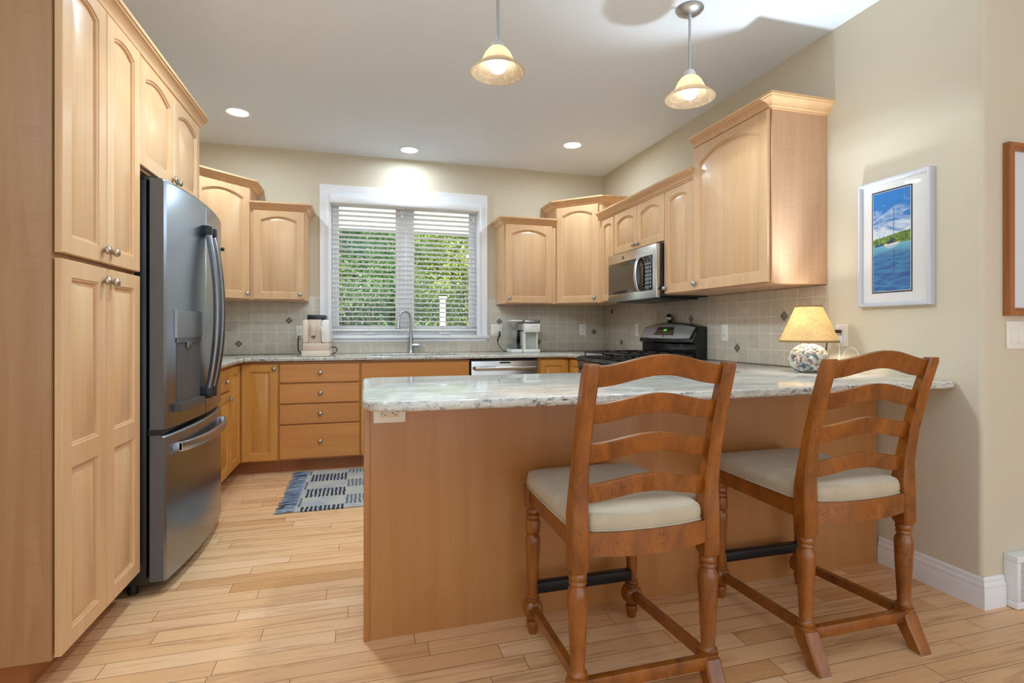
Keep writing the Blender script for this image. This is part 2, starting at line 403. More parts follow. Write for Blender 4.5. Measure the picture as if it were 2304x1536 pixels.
for x0, x1 in ((WX0+.04, .33), (.435, WX1-.04)):
    b = MB()
    for a in ((x0, x0+.035, WZ0+.035, WZ1-.04, 0), (x1-.035, x1, WZ0+.035, WZ1-.04, 0), (x0+.002, x1-.002, WZ0+.036, WZ0+.085, .002), (x0+.002, x1-.002, WZ1-.08, WZ1-.041, .002)):
        b.box(a[0], a[1], YB+.085+a[4], YB+.12-a[4], a[2], a[3], .003)
    wpart('sash', b, M['white'])
    wpart('pane', MB().box(x0+.03, x1-.03, YB+.100, YB+.105, WZ0+.08, WZ1-.07), M['glass'])
    xm = (x0+x1)/2+.02
    b = MB().box(xm-.05, xm+.05, YB+.05, YB+.072, WZ0+.006, WZ0+.03, .006); b.tube([(xm-.03, YB+.05, WZ0+.028), (xm+.0, YB+.045, WZ0+.034), (xm+.05, YB+.045, WZ0+.034)], .006)
    wpart('crank_handle', b, M['white'])

def blind(name, label, x0, x1):
    t = thing(name, label, 'window blind', ((x0+x1)/2, YB+.03, WZ1-.02), 'faux wood blinds in the kitchen window')
    b = MB()
    z = 1.163
    while z < 2.245:
        k = 6; rings = []
        for x in (x0, x1):
            top = [(x, YB+.012+.049*i/k, z+.004-.008*i/k+.0025*math.sin(PI*i/k)+.0016) for i in range(k+1)]
            bot = [(x, YB+.012+.049*i/k, z+.004-.008*i/k+.0025*math.sin(PI*i/k)-.0016) for i in range(k, -1, -1)]
            rings.append(top+bot)
        b.loft(rings); z += .0443
    b.build('slats', M['slat'], t)
    MB().box(x0, x1, YB+.012, YB+.06, 1.118, 1.136, .004).build('bottom_rail', M['slat'], t)
    MB().box(x0, x1, YB+.008, YB+.062, 2.268, 2.325, .003).build('head_rail', M['slat'], t)
    b = MB()
    for f in (.13, .5, .87):
        for yy in (YB+.009, YB+.065): b.tube([(x0+(x1-x0)*f, yy, 1.12), (x0+(x1-x0)*f, yy, 2.28)], .0011, 6)
    b.build('ladder_cord', M['cord'], t)
    b = MB(); xx = x1-.035
    b.tube([(xx, YB-.004, 2.27), (xx, YB-.004, 2.22)], .001, 6); b.lathe([(.002, .03), (.005, .015), (.007, 0), (.004, -.002)], Matrix.Translation((xx, YB-.004, 2.19)), 12)
    b.build('cord_tassel', M['white'], t)
    return t
M['slat'] = plain('blind_slat', lin(244, 241, 238), .35)
M['cord'] = plain('blind_cord', lin(214, 190, 170), .8)
blind('window_blind', 'left white slatted blind behind the espresso machine side of the window', WX0+.016, .384)
blind('window_blind', 'right white slatted blind, on the dishwasher side of the window', .392, WX1-.016)
b = MB().prism([(WX0+.004, YB+.006, 2.352), (WX0+.004, YB-.05, 2.352), (WX0+.004, YB-.056, 2.342), (WX0+.004, YB-.056, 2.285), (WX0+.004, YB-.05, 2.275), (WX0+.004, YB+.006, 2.275)], (WX1-WX0-.008, 0, 0))
one('blind_valance', 'white valance board across the top of the window blinds', 'valance', b, M['white'])

# backsplash
b = MB(); b.box(XL+.001, WX0-.085, YB-.008, YB-.0004, .915, 1.43, .002); b.box(WX0-.085, WX1+.085, YB-.008, YB-.0004, .915, WZ0-.061); b.box(WX1+.085, XR-.001, YB-.008, YB-.0004, .915, 1.43, .002)
bs = b.build('tile_backsplash', M['tile_back']); tag(bs, 'grey green square tile backsplash under the kitchen window on the back wall', 'backsplash')
def diamond(par, c, ax):
    q = MB()
    for du, dv in ((0, 1), (1, 0), (0, -1), (-1, 0)):
        pts = [(du*.0165+a*.0150, dv*.0165+e*.0150) for a, e in ((0, 1), (1, 0), (0, -1), (-1, 0))]
        if ax == 0: q.prism([(c[0]+p[0], YB-.0095, c[1]+p[1]) for p in pts], (0, .008, 0))
        else: q.prism([(XR-.0095, c[0]+p[0], c[1]+p[1]) for p in pts], (.008, 0, 0))
    q.build('accent_tile', M['slate'], par)
gx = lambda k: -1.146+.1016*k
for kx, kz in ((5, 2), (1, 0), (24, 2), (28, 0), (34, 1)): diamond(bs, (gx(kx), 1.007+.1018*kz), 0)
b = MB().box(XR-.008, XR-.0004, 2.282, YB-.009, .915, 1.372, .002)
bs2 = b.build('tile_backsplash', M['tile_right']); tag(bs2, 'grey green square tile backsplash behind the stove and table lamp on the right wall', 'backsplash')
gy = lambda k: 2.579+.1027*k
for ky, kz in ((22, 3), (20, 0), (9, 2), (0, 2), (4, 0)): diamond(bs2, (gy(ky), 1.007+.1018*kz), 1)

# ------------------------------------------------------------------ cabinet joinery
Z = Vector((0, 0, 1))
def door(b, O, U, N, w_, h_, t=.02, panels=('sq',), fw=.055):
    O, U, N = Vector(O), Vector(U).normalized(), Vector(N).normalized()
    T = lambda x, z, d: O+U*x+Z*z+N*d
    n = 14
    def ring(x0, x1, z0, zs, rise, d):
        xc, hw = (x0+x1)/2, (x1-x0)/2
        r_ = [T(x0, z0, d), T(x1, z0, d)]
        for k in range(n+1):
            x = x1+(x0-x1)*k/n; r_.append(T(x, zs+rise*(1-((x-xc)/hw)**2), d))
        return r_
    H = h_/len(panels)
    bounds = [(i*H, (i+1)*H) for i in range(len(panels))]
    if len(panels) == 2: bounds = [(0, h_*.49), (h_*.49, h_)]
    for i, ((za, zb), kind) in enumerate(zip(bounds, panels)):
        lo = .003 if za == 0 else 0; hi = .003 if zb == h_ else 0
        bot = fw if za == 0 else fw*.62; top = fw if zb == h_ else fw*.62
        if kind == 'slab':
            b.loft([ring(0, w_, za, zb, 0, 0), ring(0, w_, za, zb, 0, t-.005), ring(.005, w_-.005, za+.005, zb-.005, 0, t)]); continue
        if kind == 'arch': rise = (w_-2*fw)*.12; zs = zb-.044-rise
        else: rise = 0; zs = zb-top
        x0, x1, z0 = fw, w_-fw, za+bot
        R = [ring(0, w_, za, zb, 0, 0), ring(0, w_, za, zb, 0, t-.003), ring(.003, w_-.003, za+lo, zb-hi, 0, t)]
        for ins, d in ((0, t), (.002, t-.004), (.007, t-.005), (.009, t-.012), (.013, t-.0135), (.038, t-.003)):
            R.append(ring(x0+ins, x1-ins, z0+ins, zs-ins, rise*(1-ins*1.5), d))
        b.loft(R)
KN = [(.0075, 0), (.0065, .005), (.008, .008), (.0135, .011), (.0162, .016), (.0158, .021), (.012, .026), (.006, .0285), (.001, .029)]
def knob(parent, p, N, m='nickel'):
    q = Vector(N).to_track_quat('Z', 'Y').to_matrix().to_4x4()
    MB().lathe(KN, Matrix.Translation(Vector(p)) @ q, 18).build('knob', M[m], parent)
CROWN = [(0, 0), (.005, 0), (.007, .010), (.013, .013), (.015, .020), (.022, .032), (.036, .044), (.044, .049), (.046, .055), (.052, .057), (.053, .070), (0, .070)]
def crown(parent, path, z0, m='maple'): MB().sweep(path, CROWN, z0).build('crown_molding', M[m], parent)

# pantry (doors face +X)
FX = -.922
t = thing('pantry_cabinet', 'tall maple pantry cabinet with stacked double doors left of the fridge', 'cabinet', (-1.22, 2.24, 0))
MB().box(XL+.002, FX, 1.935, 2.545, .115, 2.30, .0015).build('body', M['figured'], t)
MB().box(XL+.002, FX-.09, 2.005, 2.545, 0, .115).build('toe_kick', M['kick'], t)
for z0, z1, pn, kz in ((.120, 1.352, ('sq', 'sq'), 1.305), (1.370, 2.285, ('arch',), 1.415)):
    for i, (y0, y1) in enumerate(((1.945, 2.238), (2.243, 2.536))):
        b = MB(); door(b, (FX+.005, y0, z0), (0, 1, 0), (1, 0, 0), y1-y0, z1-z0, .02, pn); d = b.build('door', M['maple'], t)
        knob(d, (FX+.025, y1-.03 if i == 0 else y0+.03, kz), (1, 0, 0), 'bronze_nickel')
t0 = t
t = thing('over_fridge_cabinet', 'maple bridge cabinet with two arched doors above the fridge', 'cabinet', (-1.22, 2.96, 1.8))
MB().box(XL+.002, FX, 2.547, 3.42, 1.815, 2.30, .0015).build('body', M['maple'], t)
for i, (y0, y1) in enumerate(((2.552, 2.962), (2.967, 3.38))):
    b = MB(); door(b, (FX, y0, 1.825), (0, 1, 0), (1, 0, 0), y1-y0, .46, .02, ('arch',)); d = b.build('door', M['maple'], t)
    knob(d, (FX+.02, y1-.03 if i == 0 else y0+.03, 1.865), (1, 0, 0), 'bronze_nickel')
b = MB().sweep([(FX+.012, 1.935), (FX+.012, 3.41)][::-1]+[], CROWN, 2.285) if False else MB()
b.sweep([(FX+.006, 3.42), (FX+.006, 1.935)][::-1], CROWN, 2.283)
one('cornice', 'long maple crown molding along the top of the pantry and fridge cabinets', 'molding', b, M['maple_y'])

# wall cabinets
def upper(name, label, poly, door_spec, z1, crown_path, knobs):
    cx_ = sum(p[0] for p in poly)/len(poly); cy_ = sum(p[1] for p in poly)/len(poly)
    t = thing(name, label, 'cabinet', (cx_, cy_, 1.372))
    MB().prism([(p[0], p[1], 1.376) for p in poly], (0, 0, z1-1.376)).build('body', M['maple'], t)
    ds = []
    for (O, U, N, w_, za, zb) in door_spec:
        b = MB(); door(b, (O[0], O[1], za), U, N, w_, zb-za, .02, ('arch',)); ds.append(b.build('door', M['maple'], t))
    for i, (x, y, z, N) in knobs: knob(ds[i], (x, y, z), N)
    if crown_path: crown(t, crown_path, z1-.014)
    return t
q2 = math.sqrt(.5)
# diagonal corner, left
a0 = Vector((-1.235, 4.415)); a1 = Vector((-.895, 4.755)); nL = Vector((q2, -q2, 0)); uL = Vector((q2, q2, 0)); wl = (a1-a0).length
O = Vector((a0.x, a0.y, 0))+uL*.012
upper('wall_cabinet', 'tall angled corner wall cabinet in the left corner beside the fridge', [(XL+.002, YB-.01), (XL+.002, 4.415), tuple(a0), tuple(a1), (-.895, YB-.01)],
      [((O.x, O.y), uL, nL, wl-.03, 1.382, 2.285)], 2.30, [(-.895, YB-.01), tuple(a1), tuple(a0), (XL+.01, 4.415)][::-1],
      [(0, (O+uL*(wl-.06)+nL*.02).to_tuple()[:2]+(1.425, nL))])
upper('wall_cabinet', 'short arched wall cabinet left of the window above the espresso machine', [(-.894, YB-.01), (-.894, 4.745), (-.468, 4.745), (-.468, YB-.01)],
      [((-.872, 4.745), (1, 0, 0), (0, -1, 0), .392, 1.382, 2.112)], 2.125, [(-.89, 4.745), (-.468, 4.745), (-.468, YB-.01)],
      [(0, (-.51, 4.725, 1.425, (0, -1, 0)))])
upper('wall_cabinet', 'short arched wall cabinet right of the window above the coffee maker', [(1.256, YB-.01), (1.256, 4.745), (1.774, 4.745), (1.774, YB-.01)],
      [((1.272, 4.745), (1, 0, 0), (0, -1, 0), .458, 1.382, 2.112)], 2.125, [(1.256, YB-.01), (1.256, 4.745), (1.772, 4.745)],
      [(0, (1.305, 4.725, 1.425, (0, -1, 0)))])
c0 = Vector((1.775, 4.755)); c1 = Vector((2.105, 4.425)); nR = Vector((-q2, -q2, 0)); uR = Vector((q2, -q2, 0)); wr = (c1-c0).length
O = Vector((c0.x, c0.y, 0))+uR*.018
upper('wall_cabinet', 'tall angled corner wall cabinet in the right corner beside the microwave', [(1.775, YB-.01), tuple(c0), tuple(c1), (XR-.01, 4.425), (XR-.01, YB-.01)],
      [((O.x, O.y), uR, nR, wr-.05, 1.382, 2.285)], 2.30, [(1.775, YB-.01), tuple(c0), tuple(c1), (XR-.01, 4.425)],
      [(0, (O+uR*(wr-.085)+nR*.02).to_tuple()[:2]+(1.425, nR))])
# right wall run (doors face -X); U = +Y would mirror, use -Y so the door's left is far
FR = 2.060; NX = (-1, 0, 0); UY = (0, -1, 0)
t = thing('wall_cabinet', 'narrow wall cabinet with slim arched door left of the microwave', 'cabinet', (2.24, 4.25, 1.372))
MB().box(FR, XR-.01, 4.062, 4.423, 1.376, 2.12).build('body', M['maple'], t)
b = MB(); door(b, (FR, 4.300, 1.382), UY, NX, .232, .715, .02, ('arch',), .042); b.build('door', M['maple'], t)
t = thing('wall_cabinet', 'low two-door wall cabinet directly above the microwave', 'cabinet', (2.24, 3.67, 1.75))
MB().box(FR, XR-.01, 3.290, 4.060, 1.752, 2.12).build('body', M['maple'], t)
for i, (y0, w_) in enumerate(((4.055, .378), (3.673, .378))):
    b = MB(); door(b, (FR, y0, 1.76), UY, NX, w_, .337, .02, ('arch',), .05); d = b.build('door', M['maple'], t)
    knob(d, (FR-.02, y0-w_+.03 if i == 0 else y0-.03, 1.795), NX, 'bronze_nickel')
t = thing('wall_cabinet', 'single-door wall cabinet between the microwave and the tall end cabinet', 'cabinet', (2.24, 3.1, 1.372))
MB().box(FR, XR-.01, 2.948, 3.288, 1.376, 2.12).build('body', M['maple'], t)
b = MB(); door(b, (FR, 3.284, 1.382), UY, NX, .332, .715, .02, ('arch',)); d = b.build('door', M['maple'], t); knob(d, (FR-.02, 3.262, 1.42), NX)
b = MB().sweep([(FR, 4.36), (FR, 2.95)], CROWN, 2.106)
one('cornice', 'maple crown molding above the microwave and its neighbouring wall cabinets', 'molding', b, M['maple_y'])
t = thing('wall_cabinet', 'tall wide end wall cabinet on the right wall above the table lamp', 'cabinet', (2.24, 2.61, 1.372))
MB().box(FR, XR-.001, 2.284, 2.946, 1.376, 2.30).build('body', M['figured_pale'], t)
b = MB(); door(b, (FR-.005, 2.940, 1.382), UY, NX, .645, .905, .02, ('arch',)); d = b.build('door', M['maple'], t); knob(d, (FR-.025, 2.912, 1.425), NX)
crown(t, [(FR, 2.946), (FR, 2.284), (XR-.001, 2.284)], 2.286)

# base cabinets
FB = 4.462
def base_box(t, x0, x1, y0, y1, kick, m='honey'):
    MB().box(x0, x1, y0, y1, .105, .876).build('body', M[m], t)
    MB().box(*kick, 0, .105).build('toe_kick', M['kick'], t)
t = thing('base_cabinet', 'honey maple base cabinet with drawer over door between fridge and corner', 'cabinet', (-1.2, 3.82, 0))
base_box(t, XL+.002, -.925, 3.52, 4.118, (XL+.002, -1.0, 3.52, 4.118))
b = MB(); door(b, (-.925, 3.53, .705), (0, 1, 0), (1, 0, 0), .58, .15, .02, ('slab',)); d = b.build('drawer', M['honey_y'], t); knob(d, (-.905, 3.965, .772), (1, 0, 0))
b = MB(); door(b, (-.925, 3.53, .115), (0, 1, 0), (1, 0, 0), .58, .578, .02, ('sq',)); d = b.build('door', M['honey'], t); knob(d, (-.905, 4.07, .645), (1, 0, 0))
t = thing('base_cabinet', 'honey maple corner base cabinet with two doors meeting at the inner corner', 'cabinet', (-1.1, 4.6, 0))
base_box(t, XL+.002, -.925, 4.12, YB-.01, (XL+.002, -1.0, 4.12, YB-.01))
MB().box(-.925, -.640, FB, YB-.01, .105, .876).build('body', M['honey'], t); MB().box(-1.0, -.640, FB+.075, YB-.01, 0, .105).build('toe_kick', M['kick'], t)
b = MB(); door(b, (-.925, 4.125, .115), (0, 1, 0), (1, 0, 0), .312, .745, .02, ('sq',)); d = b.build('door', M['honey'], t)
b = MB(); door(b, (-.902, FB, .115), (1, 0, 0), (0, -1, 0), .258, .745, .02, ('sq',)); d2 = b.build('door', M['honey'], t)
knob(d2, (-.668, FB-.02, .828), (0, -1, 0))
t = thing('base_cabinet', 'honey maple base cabinet of four drawers under the espresso machine', 'cabinet', (-.33, 4.75, 0))
base_box(t, -.638, -.026, FB, YB-.01, (-.638, -.026, FB+.075, YB-.01))
for z0, z1 in ((.713, .862), (.550, .704), (.388, .541), (.115, .379)):
    b = MB(); door(b, (-.632, FB, z0), (1, 0, 0), (0, -1, 0), .602, z1-z0, .02, ('slab',)); d = b.build('drawer', M['honey_x'], t); knob(d, (-.331, FB-.02, (z0+z1)/2+.003), (0, -1, 0))
t = thing('base_cabinet', 'honey maple sink base cabinet under the kitchen faucet', 'cabinet', (.43, 4.75, 0))
b = MB(); b.box(-.024, .876, FB, FB+.018, .105, .876); b.box(-.024, -.006, FB+.018, YB-.01, .105, .876); b.box(.858, .876, FB+.018, YB-.01, .105, .876); b.box(-.006, .858, FB+.018, YB-.01, .105, .123)
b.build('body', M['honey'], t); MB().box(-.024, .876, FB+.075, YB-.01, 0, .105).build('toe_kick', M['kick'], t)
b = MB(); door(b, (-.018, FB, .713), (1, 0, 0), (0, -1, 0), .89, .149, .02, ('slab',)); b.build('false_front', M['honey_x'], t)
for i, x0 in enumerate((-.018, .429)):
    b = MB(); door(b, (x0, FB, .115), (1, 0, 0), (0, -1, 0), .443, .589, .02, ('sq',)); d = b.build('door', M['honey'], t); knob(d, (x0+(.41 if i == 0 else .033), FB-.02, .66), (0, -1, 0))
t = thing('base_cabinet', 'honey maple base cabinet in the corner between dishwasher and stove', 'cabinet', (1.95, 4.55, 0))
base_box(t, 1.494, XR-.01, FB, YB-.01, (1.494, XR-.01, FB+.075, YB-.01))
MB().box(1.808, XR-.01, 4.064, FB, .105, .876).build('body', M['honey'], t); MB().box(1.88, XR-.01, 4.064, FB, 0, .105).build('toe_kick', M['kick'], t)
b = MB(); door(b, (1.512, FB, .115), (1, 0, 0), (0, -1, 0), .268, .747, .02, ('sq',), .05); b.build('door', M['honey'], t)
b = MB(); door(b, (1.808, FB-.03, .115), UY, NX, .34, .747, .02, ('sq',), .05); d = b.build('door', M['honey'], t)

# countertops
def slab(name, label, outer, holes, z1=.914, th=.032, bev=.011):
    b = MB(); bm = b.bm; es = []; top = []
    for lp in [outer]+holes:
        vs_ = [bm.verts.new((p[0], p[1], z1-th)) for p in lp]
        es += [bm.edges.new((vs_[i], vs_[(i+1) % len(vs_)])) for i in range(len(vs_))]
    r_ = bmesh.ops.triangle_fill(bm, use_beauty=True, use_dissolve=False, edges=es)
    fs = [g_ for g_ in r_['geom'] if isinstance(g_, bmesh.types.BMFace)]
    e = bmesh.ops.extrude_face_region(bm, geom=fs)
    bmesh.ops.translate(bm, verts=[g_ for g_ in e['geom'] if isinstance(g_, bmesh.types.BMVert)], vec=(0, 0, th))
    bmesh.ops.recalc_face_normals(bm, faces=bm.faces[:])
    be = [x for x in bm.edges if len(x.link_faces) == 2 and abs(x.verts[0].co.z-x.verts[1].co.z) < 1e-5 and math.radians(80) < x.calc_face_angle(0) < math.radians(100)]
    bmesh.ops.bevel(bm, geom=be, offset=bev, segments=4, affect='EDGES', profile=.5)
    return one(name, label, 'countertop', b, M['granite'])
def arc(cx_, cy_, r_, a0_, a1_, n=8): return [(cx_+r_*math.cos(math.radians(a0_+(a1_-a0_)*k/n)), cy_+r_*math.sin(math.radians(a0_+(a1_-a0_)*k/n))) for k in range(n+1)]
g0 = .0085
slab('countertop', 'pale speckled granite countertop along the window wall with the sink cut out',
     [(XL+.002, 3.51), (-.872, 3.51), (-.872, 4.36), (-.822, 4.412), (1.705, 4.412), (1.772, 4.36), (1.772, 4.066), (XR-g0, 4.066), (XR-g0, YB-g0), (XL+.002, YB-g0)],
     [[(.07, 4.52), (.82, 4.52), (.82, 4.92), (.07, 4.92)]])
slab('countertop', 'polished granite peninsula countertop with the lamp, overhanging the bar stools',
     arc(.10, 1.715, .105, 180, 270)+[(1.2, 1.600), (XR-.06, 1.632)]+arc(XR-.03, 1.66, .028, 270, 360, 4)+[(XR-.001, 2.278), (XR-g0, 2.284), (XR-g0, 3.292), (1.775, 3.292), (1.775, 2.47)]+arc(.06, 2.405, .065, 90, 180, 6), [])
# peninsula base
t = thing('peninsula_base', 'maple panelled peninsula base standing behind the two bar stools', 'cabinet', (1.2, 2.2, 0))
MB().box(.004, XR-.016, 1.990, 2.44, 0, .880).build('body', M['panel'], t)
MB().box(.022, XR-.016, 1.984, 1.9905, 0, .880).build('back_panel', M['panel'], t)
MB().box(.0, .022, 1.978, 2.44, 0, .880, .002).build('corner_trim', M['panel_edge'], t)
MB().box(1.82, XR-.016, 2.441, 3.290, .0, .880).build('return_body', M['panel'], t)

# ------------------------------------------------------------------ outlets and switches (face -Y, centre at origin)
def outlet_geo(name, label, group=None, horiz=False, gang=1):
    t = thing(name, label, 'wall outlet' if 'outlet' in name else 'light switch', (0, 0, 0), group)
    W_, H_ = (.071+.046*(gang-1)), .115
    if horiz: W_, H_ = H_, W_
    MB().box(-W_/2, W_/2, -.006, 0, -H_/2, H_/2, .0025).build('cover_plate', M['white_plastic'], t); return t
def recept(t, cx_=0, horiz=False, m='ivory'):
    q = lambda x, z: (cx_+x, z) if not horiz else (cx_+z, x)
    b = MB()
    if horiz: b.box(cx_-.034, cx_+.034, -.0085, -.005, -.0165, .0165, .001)
    else: b.box(cx_-.0165, cx_+.0165, -.0085, -.005, -.034, .034, .001)
    r_ = b.build('receptacle', M[m], t)
    for s_ in (-.019, .019):
        b = MB()
        for dx in (-.0062, .0062):
            x, z = q(dx, s_+.003); hw, hh = (.0011, .004) if not horiz else (.004, .0011)
            b.box(x-hw, x+hw, -.0092, -.008, z-hh, z+hh)
        x, z = q(0, s_-.008); b.cyl((x, -.0092, z), (x, -.008, z), .0024, n=10)
        b.build('socket_slots', M['slot'], r_)
def rocker(t, cx_=0):
    b = MB().prism([(cx_-.0165, -.005, -.034), (cx_-.0165, -.011, -.034), (cx_-.0165, -.007, 0), (cx_-.0165, -.008, .034), (cx_-.0165, -.005, .034)], (.033, 0, 0))
    b.build('rocker', M['white_plastic'], t)
OG = 'duplex outlets on the tiled walls'
t = outlet_geo('wall_outlet', 'outlet on the back wall tile right of the coffee maker', OG); recept(t, m='white_plastic'); place(t, (2.18, YB-.008, 1.132))
dup(t, (-.545, YB-.008, 1.108), 0, 'outlet on the tile beside the espresso machine with a cord plugged in')
dup(t, (XR-.008, 3.11, 1.11), -PI/2, 'outlet on the tile between the stove and the table lamp')
dup(t, (XR-.008, 4.325, 1.128), -PI/2, 'outlet on the right wall tile partly hidden by the stove backguard')
t = outlet_geo('wall_outlet', 'two-gang plate with switch and outlet right of the window', None, False, 2); rocker(t, -.023); recept(t, .023, m='white_plastic'); place(t, (1.265, YB-.008, 1.128))
t = outlet_geo('wall_outlet', 'large white outlet plate on the beige wall behind the table lamp', None); recept(t, m='white_plastic'); place(t, (XR-.0, 2.190, 1.10), -PI/2)
t = outlet_geo('wall_outlet', 'horizontal outlet on the peninsula panel under the granite overhang', None, True); recept(t, 0, True); place(t, (.092, 1.984, .825))
t = outlet_geo('wall_switch', 'white multi-rocker light switch plate under the oak picture frame', None, False, 3)
for k in (-.046, 0, .046): rocker(t, k)
place(t, (2.545+.082, YF, 1.108))

# ------------------------------------------------------------------ fridge
FY0, FY1, FYC = 2.562, 3.470, 3.016
t = thing('refrigerator', 'stainless french door refrigerator with water dispenser beside the pantry', 'refrigerator', (-1.2, FYC, 0))
b = MB().box(-1.5, -.885, FY0+.004, FY1-.004, .05, 1.765, .004)
b.build('case', M['black'], t)
for yy in (FY0+.05, FY1-.05): MB().cyl((-.95, yy, 0), (-.95, yy, .05), .02).build('foot', M['black'], t)
def bow(y): return -.812+.036*(1-((y-FYC)/.455)**2)
def fdoor(y0, y1, z0, z1, hole=None):
    b = MB(); n = 16
    ys = [y0+(y1-y0)*k/n for k in range(n+1)]
    def ring(z, ins=0):
        f = [(bow(y)-ins, y, z) for y in ys]
        f[0] = (bow(y0)-.008-ins, y0, z); f[-1] = (bow(y1)-.008-ins, y1, z)
        f.insert(1, (bow(y0+.008)-ins, y0+.008, z)); f.insert(-1, (bow(y1-.008)-ins, y1-.008, z))
        return f+[(-.872, y1, z), (-.872, y0, z)]
    b.loft([ring(z0), ring(z0+.001), ring(z1-.012), ring(z1-.004, .004), ring(z1, .012)])
    b.bm.normal_update()
    for f in b.bm.faces:
        if abs(f.normal.y) > .95 and f.calc_center_median().x < -.83: f.material_index = 1
    return b
dl = fdoor(FY0, FYC-.003, .705, 1.775).build('door', [M['steel'], M['door_side']], t)
dr = fdoor(FYC+.003, FY1, .705, 1.775).build('door', [M['steel'], M['door_side']], t)
fz = fdoor(FY0, FY1, .060, .680).build('freezer_drawer', [M['steel'], M['door_side']], t)
MB().box(-.88, -.83, FY0+.01, FY1-.01, .68, .705).build('gasket', M['black'], t)
b = MB().box(-.99, -.845, FY0+.01, FY0+.09, 1.765, 1.785, .004); b.box(-.99, -.845, FY1-.09, FY1-.01, 1.765, 1.785, .004); b.build('hinge_cover', M['black'], t)
for s_, dd in ((-1, dl), (1, dr)):
    y = FYC+s_*.042; pts = []
    for k in range(25):
        u = k/24; z = .80+.84*u; off = .026+.050*math.sin(PI*u)**.75
        pts.append((bow(y)+off-.012, y+s_*.006*math.sin(PI*u), z))
    hd_ = MB().tube(pts, .0135, 12, 1.25).build('handle', M['dark_steel'], dd)
    for za, zb in ((1.606, 1.655), (.785, .838)): MB().box(bow(y)-.012, bow(y)+.040, y-.019, y+.019, za, zb, .008).build('handle_mount', M['black_metal'], dd)
rings = []
for k in range(25):
    y = 2.645+.745*k/24; x = bow(y)+.020+.036*math.sin(PI*k/24)**.5
    rings.append([(x-.005, y, .591), (x+.004, y, .591), (x+.007, y, .595), (x+.007, y, .629), (x+.004, y, .633), (x-.005, y, .633)])
b = MB(); b.loft(rings); b.box(bow(2.66)-.006, bow(2.66)+.026, 2.645, 2.668, .592, .632, .004); b.box(bow(3.38)-.006, bow(3.38)+.026, 3.367, 3.39, .592, .632, .004)
b.build('handle', steel('handle_steel', (.50, .51, .53), .3, 'y'), fz)
# dispenser
def bowed(y0, y1, z0, z1, d0, d1, n=8):
    b = MB(); f = lambda z: [(bow(y0+(y1-y0)*k/n)+d1, y0+(y1-y0)*k/n, z) for k in range(n+1)]+[(bow(y0+(y1-y0)*k/n)+d0, y0+(y1-y0)*k/n, z) for k in range(n, -1, -1)]
    b.loft([f(z0), f(z1)]); b.bevel_all(.002, 1); return b
bowed(2.640, 2.925, 1.095, 1.218, -.004, .010).build('control_panel', steel('panel_steel', (.34, .34, .34), .3, 'y'), dl)
bowed(2.652, 2.915, .800, 1.095, -.004, .0015).build('dispenser_recess', plain('recess_grey', (.07, .07, .072), .45), dl)
b = bowed(2.652, 2.915, 1.072, 1.095, -.004, .008); b.box(bow(2.76)-.0, bow(2.76)+.012, 2.74, 2.79, 1.045, 1.075, .003); b.build('dispenser_nozzle', M['dark_steel'], dl)
bowed(2.636, 2.92, .768, .803, -.004, .024).build('drip_tray', plain('tray_grey', (.06, .06, .062), .4), dl)
b = MB()
for zz in (1.125, 1.16, 1.19): 
    for yy in (2.67, 2.74, 2.81, 2.88): b.box(bow(yy)+.0095, bow(yy)+.0108, yy, yy+.022, zz, zz+.002)
b.build('panel_marks', M['slot'], dl)
b = MB().cyl((bow(3.2)-.002, 3.42, 1.60), (bow(3.42)+.003, 3.42, 1.60), .011); b.build('badge', M['black'], dr)

# ------------------------------------------------------------------ microwave
MX, MY0, MY1 = 1.984, 3.296, 4.052
t = thing('microwave', 'stainless over-the-range microwave under the low two-door cabinet', 'microwave', (2.2, 3.67, 1.36))
MB().box(MX+.03, XR-.012, MY0+.004, MY1-.004, 1.368, 1.744, .003).build('case', M['black'], t)
fr = MB().box(MX, MX+.032, MY0, MY1, 1.357, 1.742, .004).build('front_frame', steel('microwave_steel', (.60, .59, .57), .22, 'y'), t)
dr = MB().box(MX-.006, MX, 3.515, 4.030, 1.418, 1.668, .002).build('door_glass', M['dark_glass'], t)
MB().box(MX-.0066, MX-.0055, 3.575, 4.002, 1.440, 1.630).build('door_window', plain('oven_window', (.085, .07, .052), .12), dr)
cp = MB().box(MX-.004, MX, 3.345, 3.512, 1.414, 1.668, .002).build('control_panel', M['black_gloss'], t)
M['btn'] = plain('button_print', lin(150, 156, 160), .4)
b = MB()
for r_ in range(7):
    for c_ in range(3):
        b.box(MX-.0052, MX-.0038, 3.358+c_*.03, 3.358+c_*.03+.018, 1.435+r_*.028, 1.435+r_*.028+.012)
b.build('keypad', M['btn'], cp); b = MB()
for r_ in range(8): b.box(MX-.0052, MX-.0038, 3.468, 3.475, 1.435+r_*.024, 1.441+r_*.024)
b.build('key_column', M['btn'], cp)
pts = [(MX-.008-.030*math.sin(PI*k/16)**.5, 3.525, 1.418+.245*k/16) for k in range(17)]
MB().tube(pts, .011, 12, 1.3, up=(0, 1, 0)).build('handle', M['steel_x'], t)
MB().cyl((MX-.002, 3.79, 1.703), (MX+.001, 3.79, 1.703), .014, n=20).build('emblem', M['dark_steel'], t)
b = MB().box(MX+.05, XR-.06, MY0+.05, MY1-.05, 1.352, 1.369, .004); b.build('vent_grille', M['black_metal'], t)
b = MB().box(MX+.09, MX+.16, 3.42, 3.54, 1.349, 1.353); b.box(MX+.09, MX+.16, 3.82, 3.94, 1.349, 1.353); b.build('task_light', M['dark_steel'], t)

